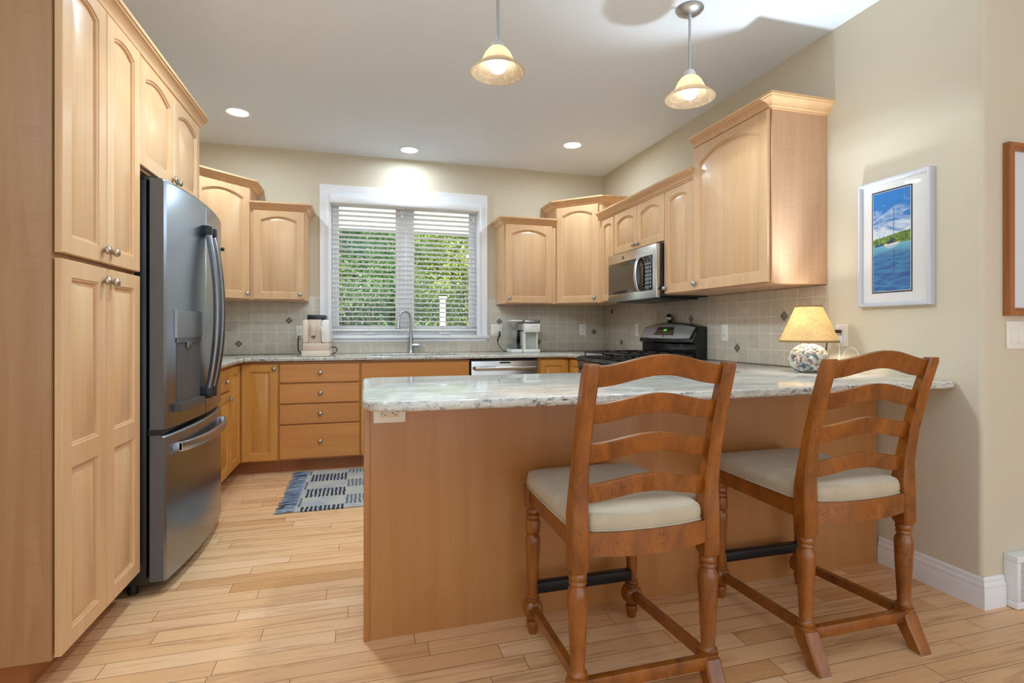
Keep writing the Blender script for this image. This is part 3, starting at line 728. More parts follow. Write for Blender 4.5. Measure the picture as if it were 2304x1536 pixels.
# ------------------------------------------------------------------ range
RX, RY0, RY1 = 1.715, 3.300, 4.058
t = thing('range', 'stainless gas range with black grates on the right wall', 'stove', (2.05, 3.68, 0))
MB().box(RX+.03, XR-.02, RY0, RY1, .02, .895, .003).build('body', M['black'], t)
b = MB(); prof = [(RX-.012, .872), (RX-.018, .885), (RX-.012, .905), (RX+.02, .918), (XR-.13, .918), (XR-.13, .872)]
b.prism([(p[0], RY0, p[1]) for p in prof], (0, RY1-RY0, 0)); b.bevel_all(.004, 2); b.build('cooktop', M['black_gloss'], t)
b = MB(); b.prism([(RX+.03, RY0+.002, .872), (RX-.010, RY0+.002, .872), (RX+.006, RY0+.002, .770), (RX+.03, RY0+.002, .770)], (0, RY1-RY0-.004, 0)); cpn = b.build('control_panel', M['steel'], t)
for yy in (3.96, 3.88, 3.68, 3.48, 3.40):
    q = Matrix.Translation((RX-.001, yy, .822)) @ Vector((-1, 0, .15)).to_track_quat('Z', 'Y').to_matrix().to_4x4()
    MB().lathe([(.024, 0), (.024, .004), (.019, .006), (.017, .024), (.013, .028)], q, 20).build('knob', M['black'], cpn)
od = MB().box(RX, RX+.03, RY0+.004, RY1-.004, .20, .765, .004).build('oven_door', M['steel'], t)
MB().box(RX-.002, RX+.001, RY0+.12, RY1-.12, .34, .62, .001).build('oven_window', M['black_gloss'], od)
b = MB().tube([(RX, RY0+.05, .715), (RX-.045, RY0+.06, .715), (RX-.05, 3.68, .715), (RX-.045, RY1-.06, .715), (RX, RY1-.05, .715)], .012, 12); b.build('handle', M['steel'], od)
MB().box(RX, RX+.03, RY0+.004, RY1-.004, .03, .19, .004).build('drawer', M['steel'], t)
# grates
for y0, y1 in ((RY0+.03, 3.672), (3.686, RY1-.03)):
    b = MB(); x0, x1 = RX+.05, XR-.17; zt = .950; r_ = .0078
    b.tube([(x0, y0, zt), (x1, y0, zt)], r_, 8); b.tube([(x0, y1, zt), (x1, y1, zt)], r_, 8)
    for x in (x0, (x0+x1)/2, x1): b.tube([(x, y0, .92), (x, y0, zt), (x, y1, zt), (x, y1, .92)], r_, 8)
    for xc in ((x0*3+x1)/4, (x0+3*x1)/4):
        for a_ in range(4):
            dx, dy = math.cos(a_*PI/2), math.sin(a_*PI/2); L1 = (x1-x0)/4 if a_ % 2 == 0 else (y1-y0)/2
            yc = (y0+y1)/2
            b.tube([(xc+dx*L1, yc+dy*L1, zt), (xc+dx*L1*.7, yc+dy*L1*.7, zt+.006), (xc+dx*.03, yc+dy*.03, zt+.004)], r_*.9, 8)
    b.build('grate', M['iron'], t)
    for xc in ((x0*3+x1)/4, (x0+3*x1)/4):
        MB().lathe([(.05, .918), (.05, .924), (.042, .926), (.042, .934), (.038, .938), (.0, .938)], Matrix.Translation((xc, (y0+y1)/2, 0)), 24).build('burner', M['iron'], t)
# backguard
def bgz(y): return 1.152+.036*(1-((y-3.679)/.38)**2)
n = 20; ys = [RY0+(RY1-RY0)*k/n for k in range(n+1)]
b = MB(); rings = []
for y in ys:
    zt = bgz(y); rings.append([(2.31, y, .915), (2.31, y, 1.02), (2.285, y, 1.035), (2.283, y, 1.05), (2.335, y, zt-.006), (2.35, y, zt), (2.40, y, zt), (2.40, y, .915)])
b.loft(rings); bgd = b.build('backguard', M['black_gloss'], t)
b = MB(); rings = []
for y in [RY0+.03+(RY1-RY0-.035)*k/n for k in range(n+1)]:
    zt = bgz(y)-.010; e0 = 1.058+.006*((y-3.679)/.38)**2
    rings.append([(2.279, y, e0), (2.276, y, e0+.004), (2.325, y, zt-.004), (2.331, y, zt), (2.336, y, zt)])
b.loft(rings, closed=False, cap0=False, cap1=False); bmesh.ops.solidify(b.bm, geom=b.bm.faces[:], thickness=-.004); b.build('fascia', steel('fascia_steel', (.9, .9, .9), .55, 'y'), bgd)
sl = lambda z: 2.276+(z-1.062)*(.049/(.118))
b = MB(); b.prism([(sl(1.090)-.003, 3.56, 1.090), (sl(1.090)-.003, 3.835, 1.090), (sl(1.150)-.003, 3.80, 1.150), (sl(1.150)-.003, 3.585, 1.150)], (.006, 0, 0)); dsp = b.build('display', M['black_gloss'], bgd)
b = MB(); b.prism([(sl(1.120)-.0045, 3.665, 1.120), (sl(1.120)-.0045, 3.71, 1.120), (sl(1.135)-.0045, 3.705, 1.135), (sl(1.135)-.0045, 3.665, 1.135)], (.002, 0, 0)); b.build('clock_digits', emit('green_digits', (.15, .9, .1), .5), dsp)
b = MB()
for k in range(6): z = 1.098; y = 3.59+k*.042; b.box(sl(z)-.0045, sl(z)-.002, y, y+.012, z, z+.004)
b.build('buttons', M['btn'], dsp)
b = MB(); b.prism([(sl(1.074)-.003, 3.685, 1.074), (sl(1.074)-.003, 3.699, 1.074), (sl(1.084)-.003, 3.699, 1.084), (sl(1.084)-.003, 3.685, 1.084)], (.003, 0, 0)); b.build('emblem', M['dark_steel'], bgd)
zt = bgz(3.76)
one('kitchen_timer', 'small chrome egg-shaped kitchen timer standing on the stove backguard', 'timer',
    MB().lathe([(.001, 0), (.018, 0), (.026, .012), (.031, .028), (.0315, .033), (.030, .036), (.0305, .040), (.026, .054), (.016, .066), (.006, .0705), (.001, .071)], Matrix.Translation((2.374, 3.745, zt)), 28), plain('chrome_egg', (.40, .39, .38), .3, metal=1.))

# ------------------------------------------------------------------ dishwasher
t = thing('dishwasher', 'stainless dishwasher with bar handle under the coffee maker', 'dishwasher', (1.185, 4.75, 0))
MB().box(.884, 1.488, FB+.01, YB-.02, .105, .872).build('tub', M['black'], t)
dd = MB().box(.888, 1.484, FB-.028, FB+.01, .115, .858, .004).build('door', M['steel_x'], t)
b = MB().tube([(.915, FB-.028, .800), (.92, FB-.06, .800), (1.186, FB-.072, .800), (1.452, FB-.06, .800), (1.457, FB-.028, .800)], .017, 12, 1.0); b.build('handle', M['steel_x'], dd)
MB().box(1.14, 1.235, FB-.0295, FB-.027, .838, .850).build('display', M['black_gloss'], dd)
MB().box(.884, 1.488, FB+.055, FB+.075, .0, .105).build('toe_panel', M['black'], t)

# ------------------------------------------------------------------ sink, faucet
t = thing('sink', 'undermount steel sink sunk in the granite below the window', 'sink', (.445, 4.72, .88))
b = MB(); b.box(.06, .83, 4.51, 4.93, .69, .694); b.box(.06, .064, 4.51, 4.93, .69, .881); b.box(.826, .83, 4.51, 4.93, .69, .881); b.box(.06, .83, 4.51, 4.514, .69, .881); b.box(.06, .83, 4.926, 4.93, .69, .881)
b.build('basin', M['steel_x'], t)
MB().lathe([(.045, .694), (.045, .698), (.03, .699), (.0, .697)], Matrix.Translation((.445, 4.74, 0)), 20).build('drain', M['nickel'], t)
t = thing('faucet', 'brushed nickel gooseneck faucet with side lever in front of the window', 'faucet', (.425, 4.985, .914))
fx, fy = .425, 4.985
MB().lathe([(.030, .914), (.030, .918), (.0265, .925), (.024, .96), (.021, 1.02), (.0165, 1.10)], Matrix.Translation((fx, fy, 0)), 24).build('base', M['nickel'], t)
dirx, diry = -.88, -.47
pts = [(fx, fy, 1.09), (fx, fy, 1.205)]
R_ = .066
for k in range(1, 15):
    a_ = PI*k/14*.93; u = R_*(1-math.cos(a_)); pts.append((fx+dirx*u, fy+diry*u, 1.205+R_*1.45*math.sin(a_)))
e = pts[-1]
MB().tube(pts, .0125, 14).build('spout', M['nickel'], t)
q = Vector((dirx*.10, diry*.10, -1)).normalized()
MB().lathe([(.0135, 0), (.015, .02), (.0205, .078), (.021, .086), (.018, .089)], Matrix.Translation(e) @ q.to_track_quat('Z', 'Y').to_matrix().to_4x4(), 20).build('spray_head', M['nickel'], t)
b = MB().cyl((fx+.01, fy-.004, .985), (fx+.075, fy-.012, .982), .018, .019, 18); b.tube([(fx+.075, fy-.012, .984), (fx+.095, fy-.014, .981), (fx+.125, fy-.018, .979)], [.010, .006, .0055], 10)
b.lathe([(.001, 0), (.008, .004), (.009, .010), (.006, .017), (.001, .019)], Matrix.Translation((fx+.118, fy-.018, .979)) @ Vector((1, -.1, -.05)).to_track_quat('Z', 'Y').to_matrix().to_4x4(), 14)
b.build('lever', M['nickel'], t)

# ------------------------------------------------------------------ espresso machine
M['cream'] = plain('cream_shell', lin(226, 210, 190), .35)
M['cream2'] = plain('blush_shell', lin(214, 192, 172), .35)
ex0, ex1, ey0, ey1 = -.470, -.262, 4.50, 4.86
t = thing('espresso_machine', 'cream automatic espresso machine with black bean hopper left of the sink', 'coffee machine', ((ex0+ex1)/2, 4.68, .914))
b = MB().box(ex0-.004, ex1-.0, ey0-.04, ey1, .915, .962, .008); b.build('drip_tray', M['cream'], t)
MB().box(ex0+.004, ex1-.004, ey0-.02, ey1, .962, 1.022, .006).build('lower_body', M['cream2'], t)
MB().box(ex0+.046, ex1-.066, ey0+.02, ey1, 1.022, 1.212, .003).build('brew_bay', M['cream2'], t)
MB().box(ex0, ex0+.046, ey0-.01, ey1, 1.022, 1.210, .014).build('side_shell', M['cream'], t)
MB().box(ex1-.066, ex1, ey0-.01, ey1, 1.022, 1.210, .018).build('side_shell', M['white_plastic'], t)
sp = MB().box(ex0+.062, ex0+.106, ey0-.012, ey0+.03, 1.08, 1.175, .008).build('spout_block', M['cream2'], t)
MB().cyl((ex0+.084, ey0+.006, 1.066), (ex0+.084, ey0+.006, 1.082), .006, n=12).build('nozzle', M['brown'], sp)
MB().box(ex0+.034, ex1-.036, ey0+.03, ey1-.06, 1.212, 1.250, .006).build('bean_hopper', M['black'], t)
b = MB().box(ex1-.066, ex1-.050, ey0-.028, ey0-.008, 1.105, 1.155, .006); b.cyl((ex1-.056, ey0-.018, 1.045), (ex1-.056, ey0-.018, 1.106), .0035, n=10); b.build('steam_wand', M['white_plastic'], t)
b = MB().cord([(-.545, YB-.05, 1.078), (-.552, YB-.09, 1.06), (-.555, YB-.09, .99), (-.548, YB-.09, .945), (-.52, YB-.12, .928), (ex0+.01, 4.82, .928)], .0045, 8)
b.build('power_cord', M['black'], t)
MB().box(-.560, -.530, YB-.055, YB-.0155, 1.066, 1.092, .006).build('power_plug', M['white_plastic'], t)
MB().cord([(ex1-.01, 4.80, .975), (ex1+.02, 4.80, .98), (ex1+.040, 4.79, .968), (ex1+.040, 4.78, .945), (ex1+.015, 4.77, .925), (ex1-.02, 4.76, .922)], .0045, 8).build('cord_loop', M['black'], t)

# ------------------------------------------------------------------ single serve coffee maker
kx0, kx1 = 1.452, 1.612; ky0, ky1 = 4.73, 4.985
t = thing('coffee_maker', 'white single-serve coffee maker with clear water tank in the back right', 'coffee machine', (1.5, 4.85, .914))
MB().box(kx0, kx1, ky0, ky1, .915, .945, .006).build('base', M['white_plastic'], t)
MB().box(kx0, kx1, ky0+.12, ky1, .945, 1.12, .004).build('column', plain('grey_bay', lin(196, 198, 188), .4), t)
MB().box(kx0, kx0+.026, ky0+.03, ky1, .945, 1.13, .004).build('side_shell', M['white_plastic'], t); MB().box(kx1-.02, kx1-.008, ky0+.05, ky1, .945, 1.13, .002).build('side_shell', M['white_plastic'], t)
hd = MB().box(kx0, kx1, ky0, ky1, 1.105, 1.190, .010).build('brew_head', M['white_plastic'], t)
MB().box(kx0+.004, kx1, ky0-.002, ky1, 1.190, 1.222, .008).build('lid', steel('lid_steel', (.35, .36, .38), .2, 'x'), t)
MB().box(kx0+.07, kx1-.02, ky0-.006, ky0, 1.206, 1.213, .001).build('lid_handle', M['nickel'], t)
MB().box(1.338, 1.446, ky0+.03, ky1-.02, .915, .946, .006).build('tank_base', M['white_plastic'], t)
tk = MB().box(1.342, 1.4485, ky0+.034, ky1-.024, .946, 1.208, .012).build('water_tank', M['clear'], t)
MB().box(1.345, 1.439, ky0+.037, ky1-.027, .949, .985, .006).build('water', glass('water', (.72, .80, .86), .05), tk)
MB().box(1.340, 1.449, ky0+.032, ky1-.022, 1.207, 1.221, .005).build('tank_lid', M['white_plastic'], t)
b = MB().cord([(1.288, YB-.03, 1.108), (1.282, YB-.055, 1.075), (1.268, YB-.06, 1.045), (1.262, YB-.065, 1.03), (1.263, YB-.07, 1.0), (1.285, YB-.08, .955), (1.32, YB-.1, .925), (1.38, YB-.13, .922), (1.41, YB-.14, .93)], [.009, .009, .008, .007]+[.0035]*5, 8); b.build('power_cord', M['black'], t)
cu = bpy.data.curves.new('script_mark', 'FONT'); cu.body = 'Keurig'; cu.size = .017; cu.extrude = .0004; cu.shear = .25
tx = bpy.data.objects.new('tmp_mark', cu); COL.objects.link(tx); bpy.context.view_layer.update()
me = bpy.data.meshes.new_from_object(tx.evaluated_get(bpy.context.evaluated_depsgraph_get())); bpy.data.objects.remove(tx)
me.transform(Matrix.Translation(Vector((1.530, ky0-.0006, 1.158))-t.location) @ Matrix.Rotation(PI/2, 4, 'X')); me.materials.append(plain('pale_print', lin(188, 186, 182), .5))
lo = bpy.data.objects.new('lettering', me); COL.objects.link(lo); lo.parent = hd

# ------------------------------------------------------------------ ceiling lights
LOC = ((-.892, 4.285), (.394, 4.771), (1.747, 4.261))
LAB = ('recessed ceiling light nearest the fridge', 'recessed ceiling light above the window', 'recessed ceiling light above the stove corner')
t = thing('recessed_light', LAB[0], 'ceiling light', (0, 0, 0), 'recessed lights in the kitchen ceiling')
MB().lathe([(.092, 0), (.092, -.004), (.084, -.008), (.072, -.004), (.072, -.001)], None, 32, False, False).build('trim_ring', M['white'], t)
MB().lathe([(.073, -.0035), (.0005, -.0035)], None, 32, False, False).build('lens', M['can'], t)
place(t, (*LOC[0], ZC))
for p, l in zip(LOC[1:], LAB[1:]): dup(t, (*p, ZC), 0, l)
light('recessed_lamp', 'AREA', (-.30, 2.66, ZC-.014), 17, SOFT, (0, 0, 0), shape='DISK', size=.13, spread=math.radians(165))
for p, e_ in zip(LOC, (8.2, 4.6, 8.2)): light('recessed_lamp', 'AREA', (p[0], p[1], ZC-.014), e_, SOFT, (0, 0, 0), shape='DISK', size=.13, spread=math.radians(176))

t = thing('pendant_light', 'left pendant light over the middle of the peninsula', 'pendant light', (0, 0, 0), 'bell-shaped pendant lights over the peninsula')
zr = -.447
MB().lathe([(.0, 0), (.066, 0), (.068, -.006), (.062, -.014), (.04, -.026), (.012, -.030), (.010, -.05), (.007, -.052)], None, 32, False).build('canopy', M['nickel'], t)
MB().cyl((0, 0, -.045), (0, 0, -.315), .0065, n=14).build('stem', M['nickel'], t)
MB().lathe([(.006, -.300), (.012, -.304), (.022, -.312), (.030, -.326), (.033, -.342), (.030, -.344)], None, 24).build('socket_cup', plain('frosted_nickel', (.72, .72, .74), .4, metal=.7), t)
pr = [(.030, -.338), (.044, -.348), (.058, -.366), (.068, -.388), (.076, -.406), (.084, -.414), (.100, -.426), (.114, -.438), (.122, -.448)]
inn = [(r_-.004, z_-.003) for r_, z_ in pr][::-1]
MB().lathe(pr+[(.1215, -.4515)]+inn, None, 40, False, False).build('shade', M['alabaster'], t)
MB().lathe([(.012, -.352), (.020, -.372), (.034, -.392), (.0395, -.412), (.036, -.432), (.022, -.447), (.002, -.452)], None, 24).build('bulb', M['bulb'], t)
for p, e_ in ((.581, 34), (1.571, 6)): light('pendant_lamp', 'SPOT', (p, 2.295, ZC-.462), e_, (.76, .90, 1), (0, 0, 0), spot_size=math.radians(172), spot_blend=.06, shadow_soft_size=.045)
place(t, (.581, 2.295, ZC)); dup(t, (1.571, 2.295, ZC), 0, 'right pendant light whose round canopy shows on the ceiling')

# ------------------------------------------------------------------ table lamp
lx, ly = 2.190, 2.180
t = thing('table_lamp', 'pebble-covered table lamp with burlap shade on the granite counter', 'lamp', (lx, ly, .914))
MB().lathe([(.0, .9145), (.044, .9145), (.060, .928), (.076, .955), (.078, .985), (.072, 1.015), (.054, 1.038), (.03, 1.050), (.0, 1.050)], Matrix.Translation((lx, ly, 0)), 32, False, False).build('base', plain('grout', lin(170, 166, 156), .8), t)
rd = random.Random(3); b = MB(); bm = b.bm; lay = None; cols = []
PC = [lin(204, 202, 192), lin(184, 188, 184), lin(146, 156, 158), lin(190, 164, 148), lin(212, 206, 190), lin(92, 104, 108), lin(222, 220, 212), lin(168, 160, 150)]
N_ = 240
for i in range(N_):
    zz = 1-2*(i+.5)/N_; ph = i*2.399963+rd.uniform(-.12, .12); rr = math.sqrt(1-zz*zz) if zz > 0 else (1-abs(zz)**3)**(1/3)
    nrm = Vector((rr*math.cos(ph)/.094, rr*math.sin(ph)/.094, zz/.073)).normalized()
    p = Vector((lx+.084*rr*math.cos(ph), ly+.084*rr*math.sin(ph), .986+.068*zz))
    if p.z < .9236: continue
    mt = Matrix.Translation(p) @ nrm.to_track_quat('Z', 'Y').to_matrix().to_4x4() @ Matrix.Rotation(rd.uniform(0, PI), 4, 'Z') @ Matrix.Diagonal((rd.uniform(.0125, .0185), rd.uniform(.009, .0125), rd.uniform(.0055, .0085), 1))
    f0 = len(bm.faces); bmesh.ops.create_icosphere(bm, subdivisions=2, radius=1, matrix=mt); bm.faces.ensure_lookup_table()
    mi = rd.randrange(len(PC))
    for f in bm.faces[f0:]: f.material_index = mi
b.build('pebble_shell', [plain('pebble_stone_%d' % i, c, .45) for i, c in enumerate(PC)], t)
b = MB().cyl((lx, ly, 1.055), (lx, ly, 1.10), .008, n=12); b.cyl((lx, ly, 1.10), (lx, ly, 1.14), .014, n=14); b.tube([(lx+.014, ly, 1.062), (lx+.05, ly-.01, 1.070), (lx+.06, ly-.012, 1.082)], .003, 8); b.build('socket', M['bronze_nickel'], t)
MB().lathe([(.006, 1.138), (.016, 1.146), (.022, 1.162), (.025, 1.178), (.021, 1.196), (.010, 1.205), (.001, 1.206)], Matrix.Translation((lx, ly, 0)), 20).build('bulb', M['lamp_bulb'], t)
light('lamp_upward_glow', 'SPOT', (lx, ly, 1.214), 60, (.76, .90, 1), Vector((.30, .27, -1)).to_track_quat('Z', 'Y').to_euler(), spot_size=math.radians(84), spot_blend=.8, shadow_soft_size=.05)
sh = MB().lathe([(.136, 1.070), (.0605, 1.250), (.059, 1.250), (.1345, 1.070)], Matrix.Translation((lx, ly, 0)), 48, False, False).build('shade', M['burlap'], t)
M['trim_tape'] = plain('shade_tape', lin(150, 116, 68), .8)
MB().lathe([(.1385, 1.066), (.1365, 1.076), (.1335, 1.076), (.1350, 1.066), (.1385, 1.066)], Matrix.Translation((lx, ly, 0)), 48, False, False).build('lower_trim', M['trim_tape'], sh)
b = MB().lathe([(.0630, 1.245), (.0610, 1.253), (.0580, 1.253), (.0590, 1.245), (.0630, 1.245)], Matrix.Translation((lx, ly, 0)), 48, False, False); b.build('upper_trim', M['trim_tape'], sh)
b = MB()
for k in range(3): a_ = 2*PI*k/3; b.tube([(lx+.012*math.cos(a_), ly+.012*math.sin(a_), 1.238), (lx+.0595*math.cos(a_), ly+.0595*math.sin(a_), 1.248)], .0015, 6)
b.build('spider', M['bronze_nickel'], t)
MB().box(XR-.034, XR-.0095, 2.186, 2.208, 1.112, 1.130, .004).build('power_plug', M['brown'], t)
b = MB().cord([(XR-.03, 2.200, 1.122), (XR-.045, 2.225, 1.115), (XR-.03, 2.26, 1.05), (XR-.03, 2.27, .96), (XR-.06, 2.25, .922), (XR-.13, 2.20, .920)], .003, 8); b.build('power_cord', M['brown'], t)
t = thing('phone_charger', 'white plug-in charger with looping white cable on the wall beside the lamp', 'charger', (XR-.02, 2.19, 1.07))
MB().box(XR-.034, XR-.0095, 2.178, 2.205, 1.058, 1.098, .004).build('adapter', M['white'], t)
pts = [(XR-.022, 2.190, 1.060), (XR-.022, 2.189, 1.0), (XR-.022, 2.187, .95), (XR-.03, 2.178, .922), (XR-.04, 2.14, .919)]
for k in range(0, 17): a_ = PI*k/16; pts.append((XR-.03, 2.123-.054*math.cos(a_)*-1 if False else 2.166-.054*(1-math.cos(a_)), .922+.118*math.sin(a_)**.8))
pts += [(XR-.05, 2.03, .919), (XR-.12, 2.0, .918)]
MB().tube(pts, .0022, 8).build('cable', M['white'], t)

# ------------------------------------------------------------------ rug
def rug_mat():
    g = NT('woven_rug'); co = g.coord(); s = g.n('ShaderNodeSeparateXYZ', {0: co})
    wob = g.noise(co, 22., 2., .5)
    x = g.math('MULTIPLY_ADD', wob, .022, s.outputs[0]); y = g.math('MULTIPLY_ADD', wob, .01, s.outputs[1])
    cu_ = g.math('FLOOR', g.math('DIVIDE', g.math('ADD', x, 10.43), .262)); cv = g.math('FLOOR', g.math('DIVIDE', g.math('ADD', y, 10.), .192))
    par = g.math('MODULO', g.math('ADD', cu_, cv), 2.)
    st = g.math('GREATER_THAN', g.math('FRACT', g.math('DIVIDE', x, .0265)), .44)
    colpar = g.math('MODULO', cu_, 2.)
    dk = g.math('MULTIPLY', st, par)
    n = g.noise(g.mapping(co, (400, 40, 1)), 1., 2., .6); n2 = g.noise(co, 7., 2., .5)
    base = g.mix(g.ramp(n2, [(.4, (0, 0, 0)), (.65, (1, 1, 1))]), lin(192, 188, 174), lin(168, 170, 172))
    base = g.mix(g.math('MULTIPLY', n, .4), base, lin(120, 126, 132))
    dark = g.mix(colpar, lin(62, 66, 76), lin(108, 112, 116))
    c = g.mix(dk, base, dark); g.set(color=c, rough=.95, spec=.05); g.bump(n, .5, .002); return g.m
rx0, rx1, ry0, ry1 = -.425, .62, 3.492, 4.452
t = thing('rug', 'blue grey woven rug with striped blocks and fringe on the kitchen floor', 'rug', (.1, 3.97, 0))
rb = MB(); n = 24
def rz(x): return .009
rings = [[(x, ry0, .001), (x, ry0, rz(x)), (x, ry1, rz(x)), (x, ry1, .001)] for x in [rx0+(rx1-rx0)*k/n for k in range(n+1)]]
rb.loft(rings); rb.build('mat', rug_mat(), t)
M['fringe_a'] = plain('fringe_blue', lin(122, 136, 156), .95); M['fringe_b'] = plain('fringe_dark', lin(70, 78, 94), .95); M['fringe_c'] = plain('fringe_pale', lin(176, 182, 186), .95)
rd = random.Random(5); b = MB()
for i in range(230):
    y = ry0+(ry1-ry0)*(i+rd.random())/230; L = rd.uniform(.075, .11); d = rd.uniform(-.025, .025); z0 = rd.uniform(.005, .012)
    f0 = len(b.bm.faces)
    b.tube([(rx0+.012, y, .009), (rx0-.02, y+d*.2, z0+.003), (rx0-L*.6, y+d*.7, z0), (rx0-L, y+d, .003)], [.0028, .0028, .0026, .0012], 5)
    b.bm.faces.ensure_lookup_table(); mi = rd.choice((0, 0, 1, 2))
    for f in b.bm.faces[f0:]: f.material_index = mi
fr = b.build('fringe', [M['fringe_a'], M['fringe_b'], M['fringe_c']], t)

# ------------------------------------------------------------------ bar stools
def sqring(cx_, cy_, hx, hy, z, c=.006): return [(cx_+sx*hx-(sx*c if k else 0), cy_+sy*hy-(0 if k else sy*c), z) for sx, sy, ks in ((1, -1, (1, 0)), (1, 1, (0, 1)), (-1, 1, (1, 0)), (-1, -1, (0, 1))) for k in ks]
t = thing('bar_stool', 'ladder-back counter stool on the left, its back nearest the camera', 'bar stool', (0, 0, 0), 'ladder-back counter stools at the peninsula')
PYZ = [(.43, -.002, .026, .027), (.445, -.002, .0275, .029), (.60, 0, .027, .028), (.66, -.004, .0235, .0245), (.78, -.026, .022, .021), (.92, -.062, .0225, .019), (1.022, -.094, .0225, .018), (1.036, -.098, .020, .015)]
def py_(z):
    for a, e in zip(PYZ, PYZ[1:]):
        if a[0] <= z <= e[0]: return a[1]+(e[1]-a[1])*(z-a[0])/(e[0]-a[0])
    return PYZ[-1][1]
for sx in (-1, 1):
    x = sx*.218
    b = MB(); b.loft([sqring(x, y, hx*.8 if i == 0 else hx, hy*.8 if i == 0 else hy, z) for i, (z, y, hx, hy) in enumerate(PYZ)])
    b.lathe([(.022, .118), (.030, .120), (.031, .130), (.025, .133), (.028, .137), (.028, .143), (.0225, .147), (.0205, .152), (.023, .20), (.027, .28), (.030, .345), (.0305, .368), (.028, .382), (.022, .392), (.0215, .396), (.026, .400), (.026, .406), (.023, .410), (.027, .416), (.027, .424), (.024, .432)], Matrix.Translation((x, -.002, 0)), 20)
    b.loft([sqring(x, y, hx, hy, z) for z, y, hx, hy in ((.004, -.060, .0245, .026), (.02, -.052, .0255, .0275), (.05, -.034, .027, .0295), (.085, -.013, .0285, .032), (.11, -.003, .0285, .032), (.120, -.002, .025, .028))])
    lg = b.build('rear_leg', M['stool'], t)
    MB().box(x-.022, x+.022, -.085, -.030, 0, .004).build('felt_pad', M['linen'], lg)
    x = sx*.205; y = .458; b = MB()
    b.loft([sqring(x, y, .026, .026, .466), sqring(x, y, .029, .029, .474), sqring(x, y, .029, .029, .548)])
    b.lathe([(.015, 0), (.0165, .004), (.022, .030), (.024, .040), (.022, .048), (.015, .053), (.0145, .060)], Matrix.Translation((x, y, 0)), 20)
    b.loft([sqring(x, y, h_, h_, z, .008) for z, h_ in ((.058, .020), (.066, .029), (.080, .0325), (.100, .0325), (.115, .029), (.123, .022))])
    b.lathe([(.021, .121), (.0265, .126), (.0265, .133), (.021, .136), (.0245, .140), (.024, .145), (.0185, .149), (.0195, .18), (.0235, .27), (.0275, .335), (.028, .350), (.025, .362), (.0205, .370), (.0265, .376), (.028, .382), (.0285, .41), (.027, .424), (.022, .428), (.0265, .433), (.026, .442), (.021, .447), (.0265, .453), (.025, .468)], Matrix.Translation((x, y, 0)), 20)
    b.build('front_leg', M['stool'], t)
    b = MB(); b.loft([[(sx*.214-.011, .0, .100), (sx*.214+.011, .0, .100), (sx*.214+.011, .0, .132), (sx*.214-.011, .0, .132)], [(sx*.205-.011, .458, .078), (sx*.205+.011, .458, .078), (sx*.205+.011, .458, .110), (sx*.205-.011, .458, .110)]]); b.bevel_all(.002, 1); b.build('side_stretcher', M['stool'], t)
    b = MB(); b.loft([[(sx*.218-.012, .02, .488), (sx*.218+.012, .02, .488), (sx*.218+.012, .02, .548), (sx*.218-.012, .02, .548)], [(sx*.209-.012, .44, .488), (sx*.209+.012, .44, .488), (sx*.209+.012, .44, .548), (sx*.209-.012, .44, .548)]]); b.build('side_rail', M['stool'], t)
MB().box(-.20, .20, -.028, -.004, .092, .130, .002).build('rear_stretcher', M['stool'], t)
MB().box(-.19, .19, .448, .470, .488, .548, .002).build('front_rail', M['stool'], t)
b = MB().box(-.192, .192, .434, .438, .154, .194, .001); b.box(-.192, .192, .434, .462, .190, .194, .001); b.build('footrest', M['black_metal'], t)
n = 20; b = MB(); rings = []
for k in range(n+1):
    x = -.205+.41*k/n; yb = -.012-.022*(1-(x/.205)**2); zd = .482-.006*(1-(x/.205)**2)
    rings.append([(x, yb-.011, zd), (x, yb+.011, zd), (x, yb+.011, .548), (x, yb-.011, .548)])
b.loft(rings); b.build('rear_rail', M['stool'], t)
for z0, z1, rise, sag in ((.970, 1.030, .032, .022), (.864, .920, .030, .024), (.748, .804, .028, .024), (.626, .680, .026, .022)):
    b = MB(); rings = []; n = 28
    for k in range(n+1):
        x = -.206+.412*k/n; u = x/.206; c_ = .5+.5*math.cos(PI*u); y = py_((z0+z1)/2)+.006-sag*(1-u*u); dz = rise*c_; sl_ = (py_(z1)-py_(z0))/2
        z_a, z_b = z0+dz, z1+dz; T_ = .009
        rings.append([(x, y-T_-sl_, z_a+.003), (x, y-T_+.003-sl_, z_a), (x, y+T_-sl_, z_a), (x, y+T_+sl_, z_b), (x, y-T_+.003+sl_, z_b), (x, y-T_+sl_, z_b-.003)])
    b.loft(rings); b.build('ladder_slat', M['stool'], t)
# cushion
out = []
def seg(p, q, m=6): return [(p[0]+(q[0]-p[0])*k/m, p[1]+(q[1]-p[1])*k/m) for k in range(m)]
half = [(0, -.038), (.10, -.033), (.178, -.018), (.188, -.008), (.189, .030), (.195, .038), (.226, .045), (.232, .06), (.234, .20), (.232, .38), (.228, .455), (.218, .482), (.195, .494), (.10, .500), (0, .501)]
out = half+[(-x, y) for x, y in half[::-1][1:-1]]
dense = []
for i in range(len(out)):
    p, q_ = out[i], out[(i+1) % len(out)]; m_ = max(1, int(math.hypot(q_[0]-p[0], q_[1]-p[1])/.02)); dense += seg(p, q_, m_)
def sc_(f, dz): return [(x*f, .23+(y-.23)*f, dz) for x, y in dense]
def ins_(d, dz):
    r_ = []; L_ = len(dense)
    for i, (x, y) in enumerate(dense):
        px, py2 = dense[i-1]; qx, qy = dense[(i+1) % L_]; tx_, ty_ = qx-px, qy-py2; l_ = math.hypot(tx_, ty_) or 1
        r_.append((x-ty_/l_*d, y+tx_/l_*d, dz))
    return r_
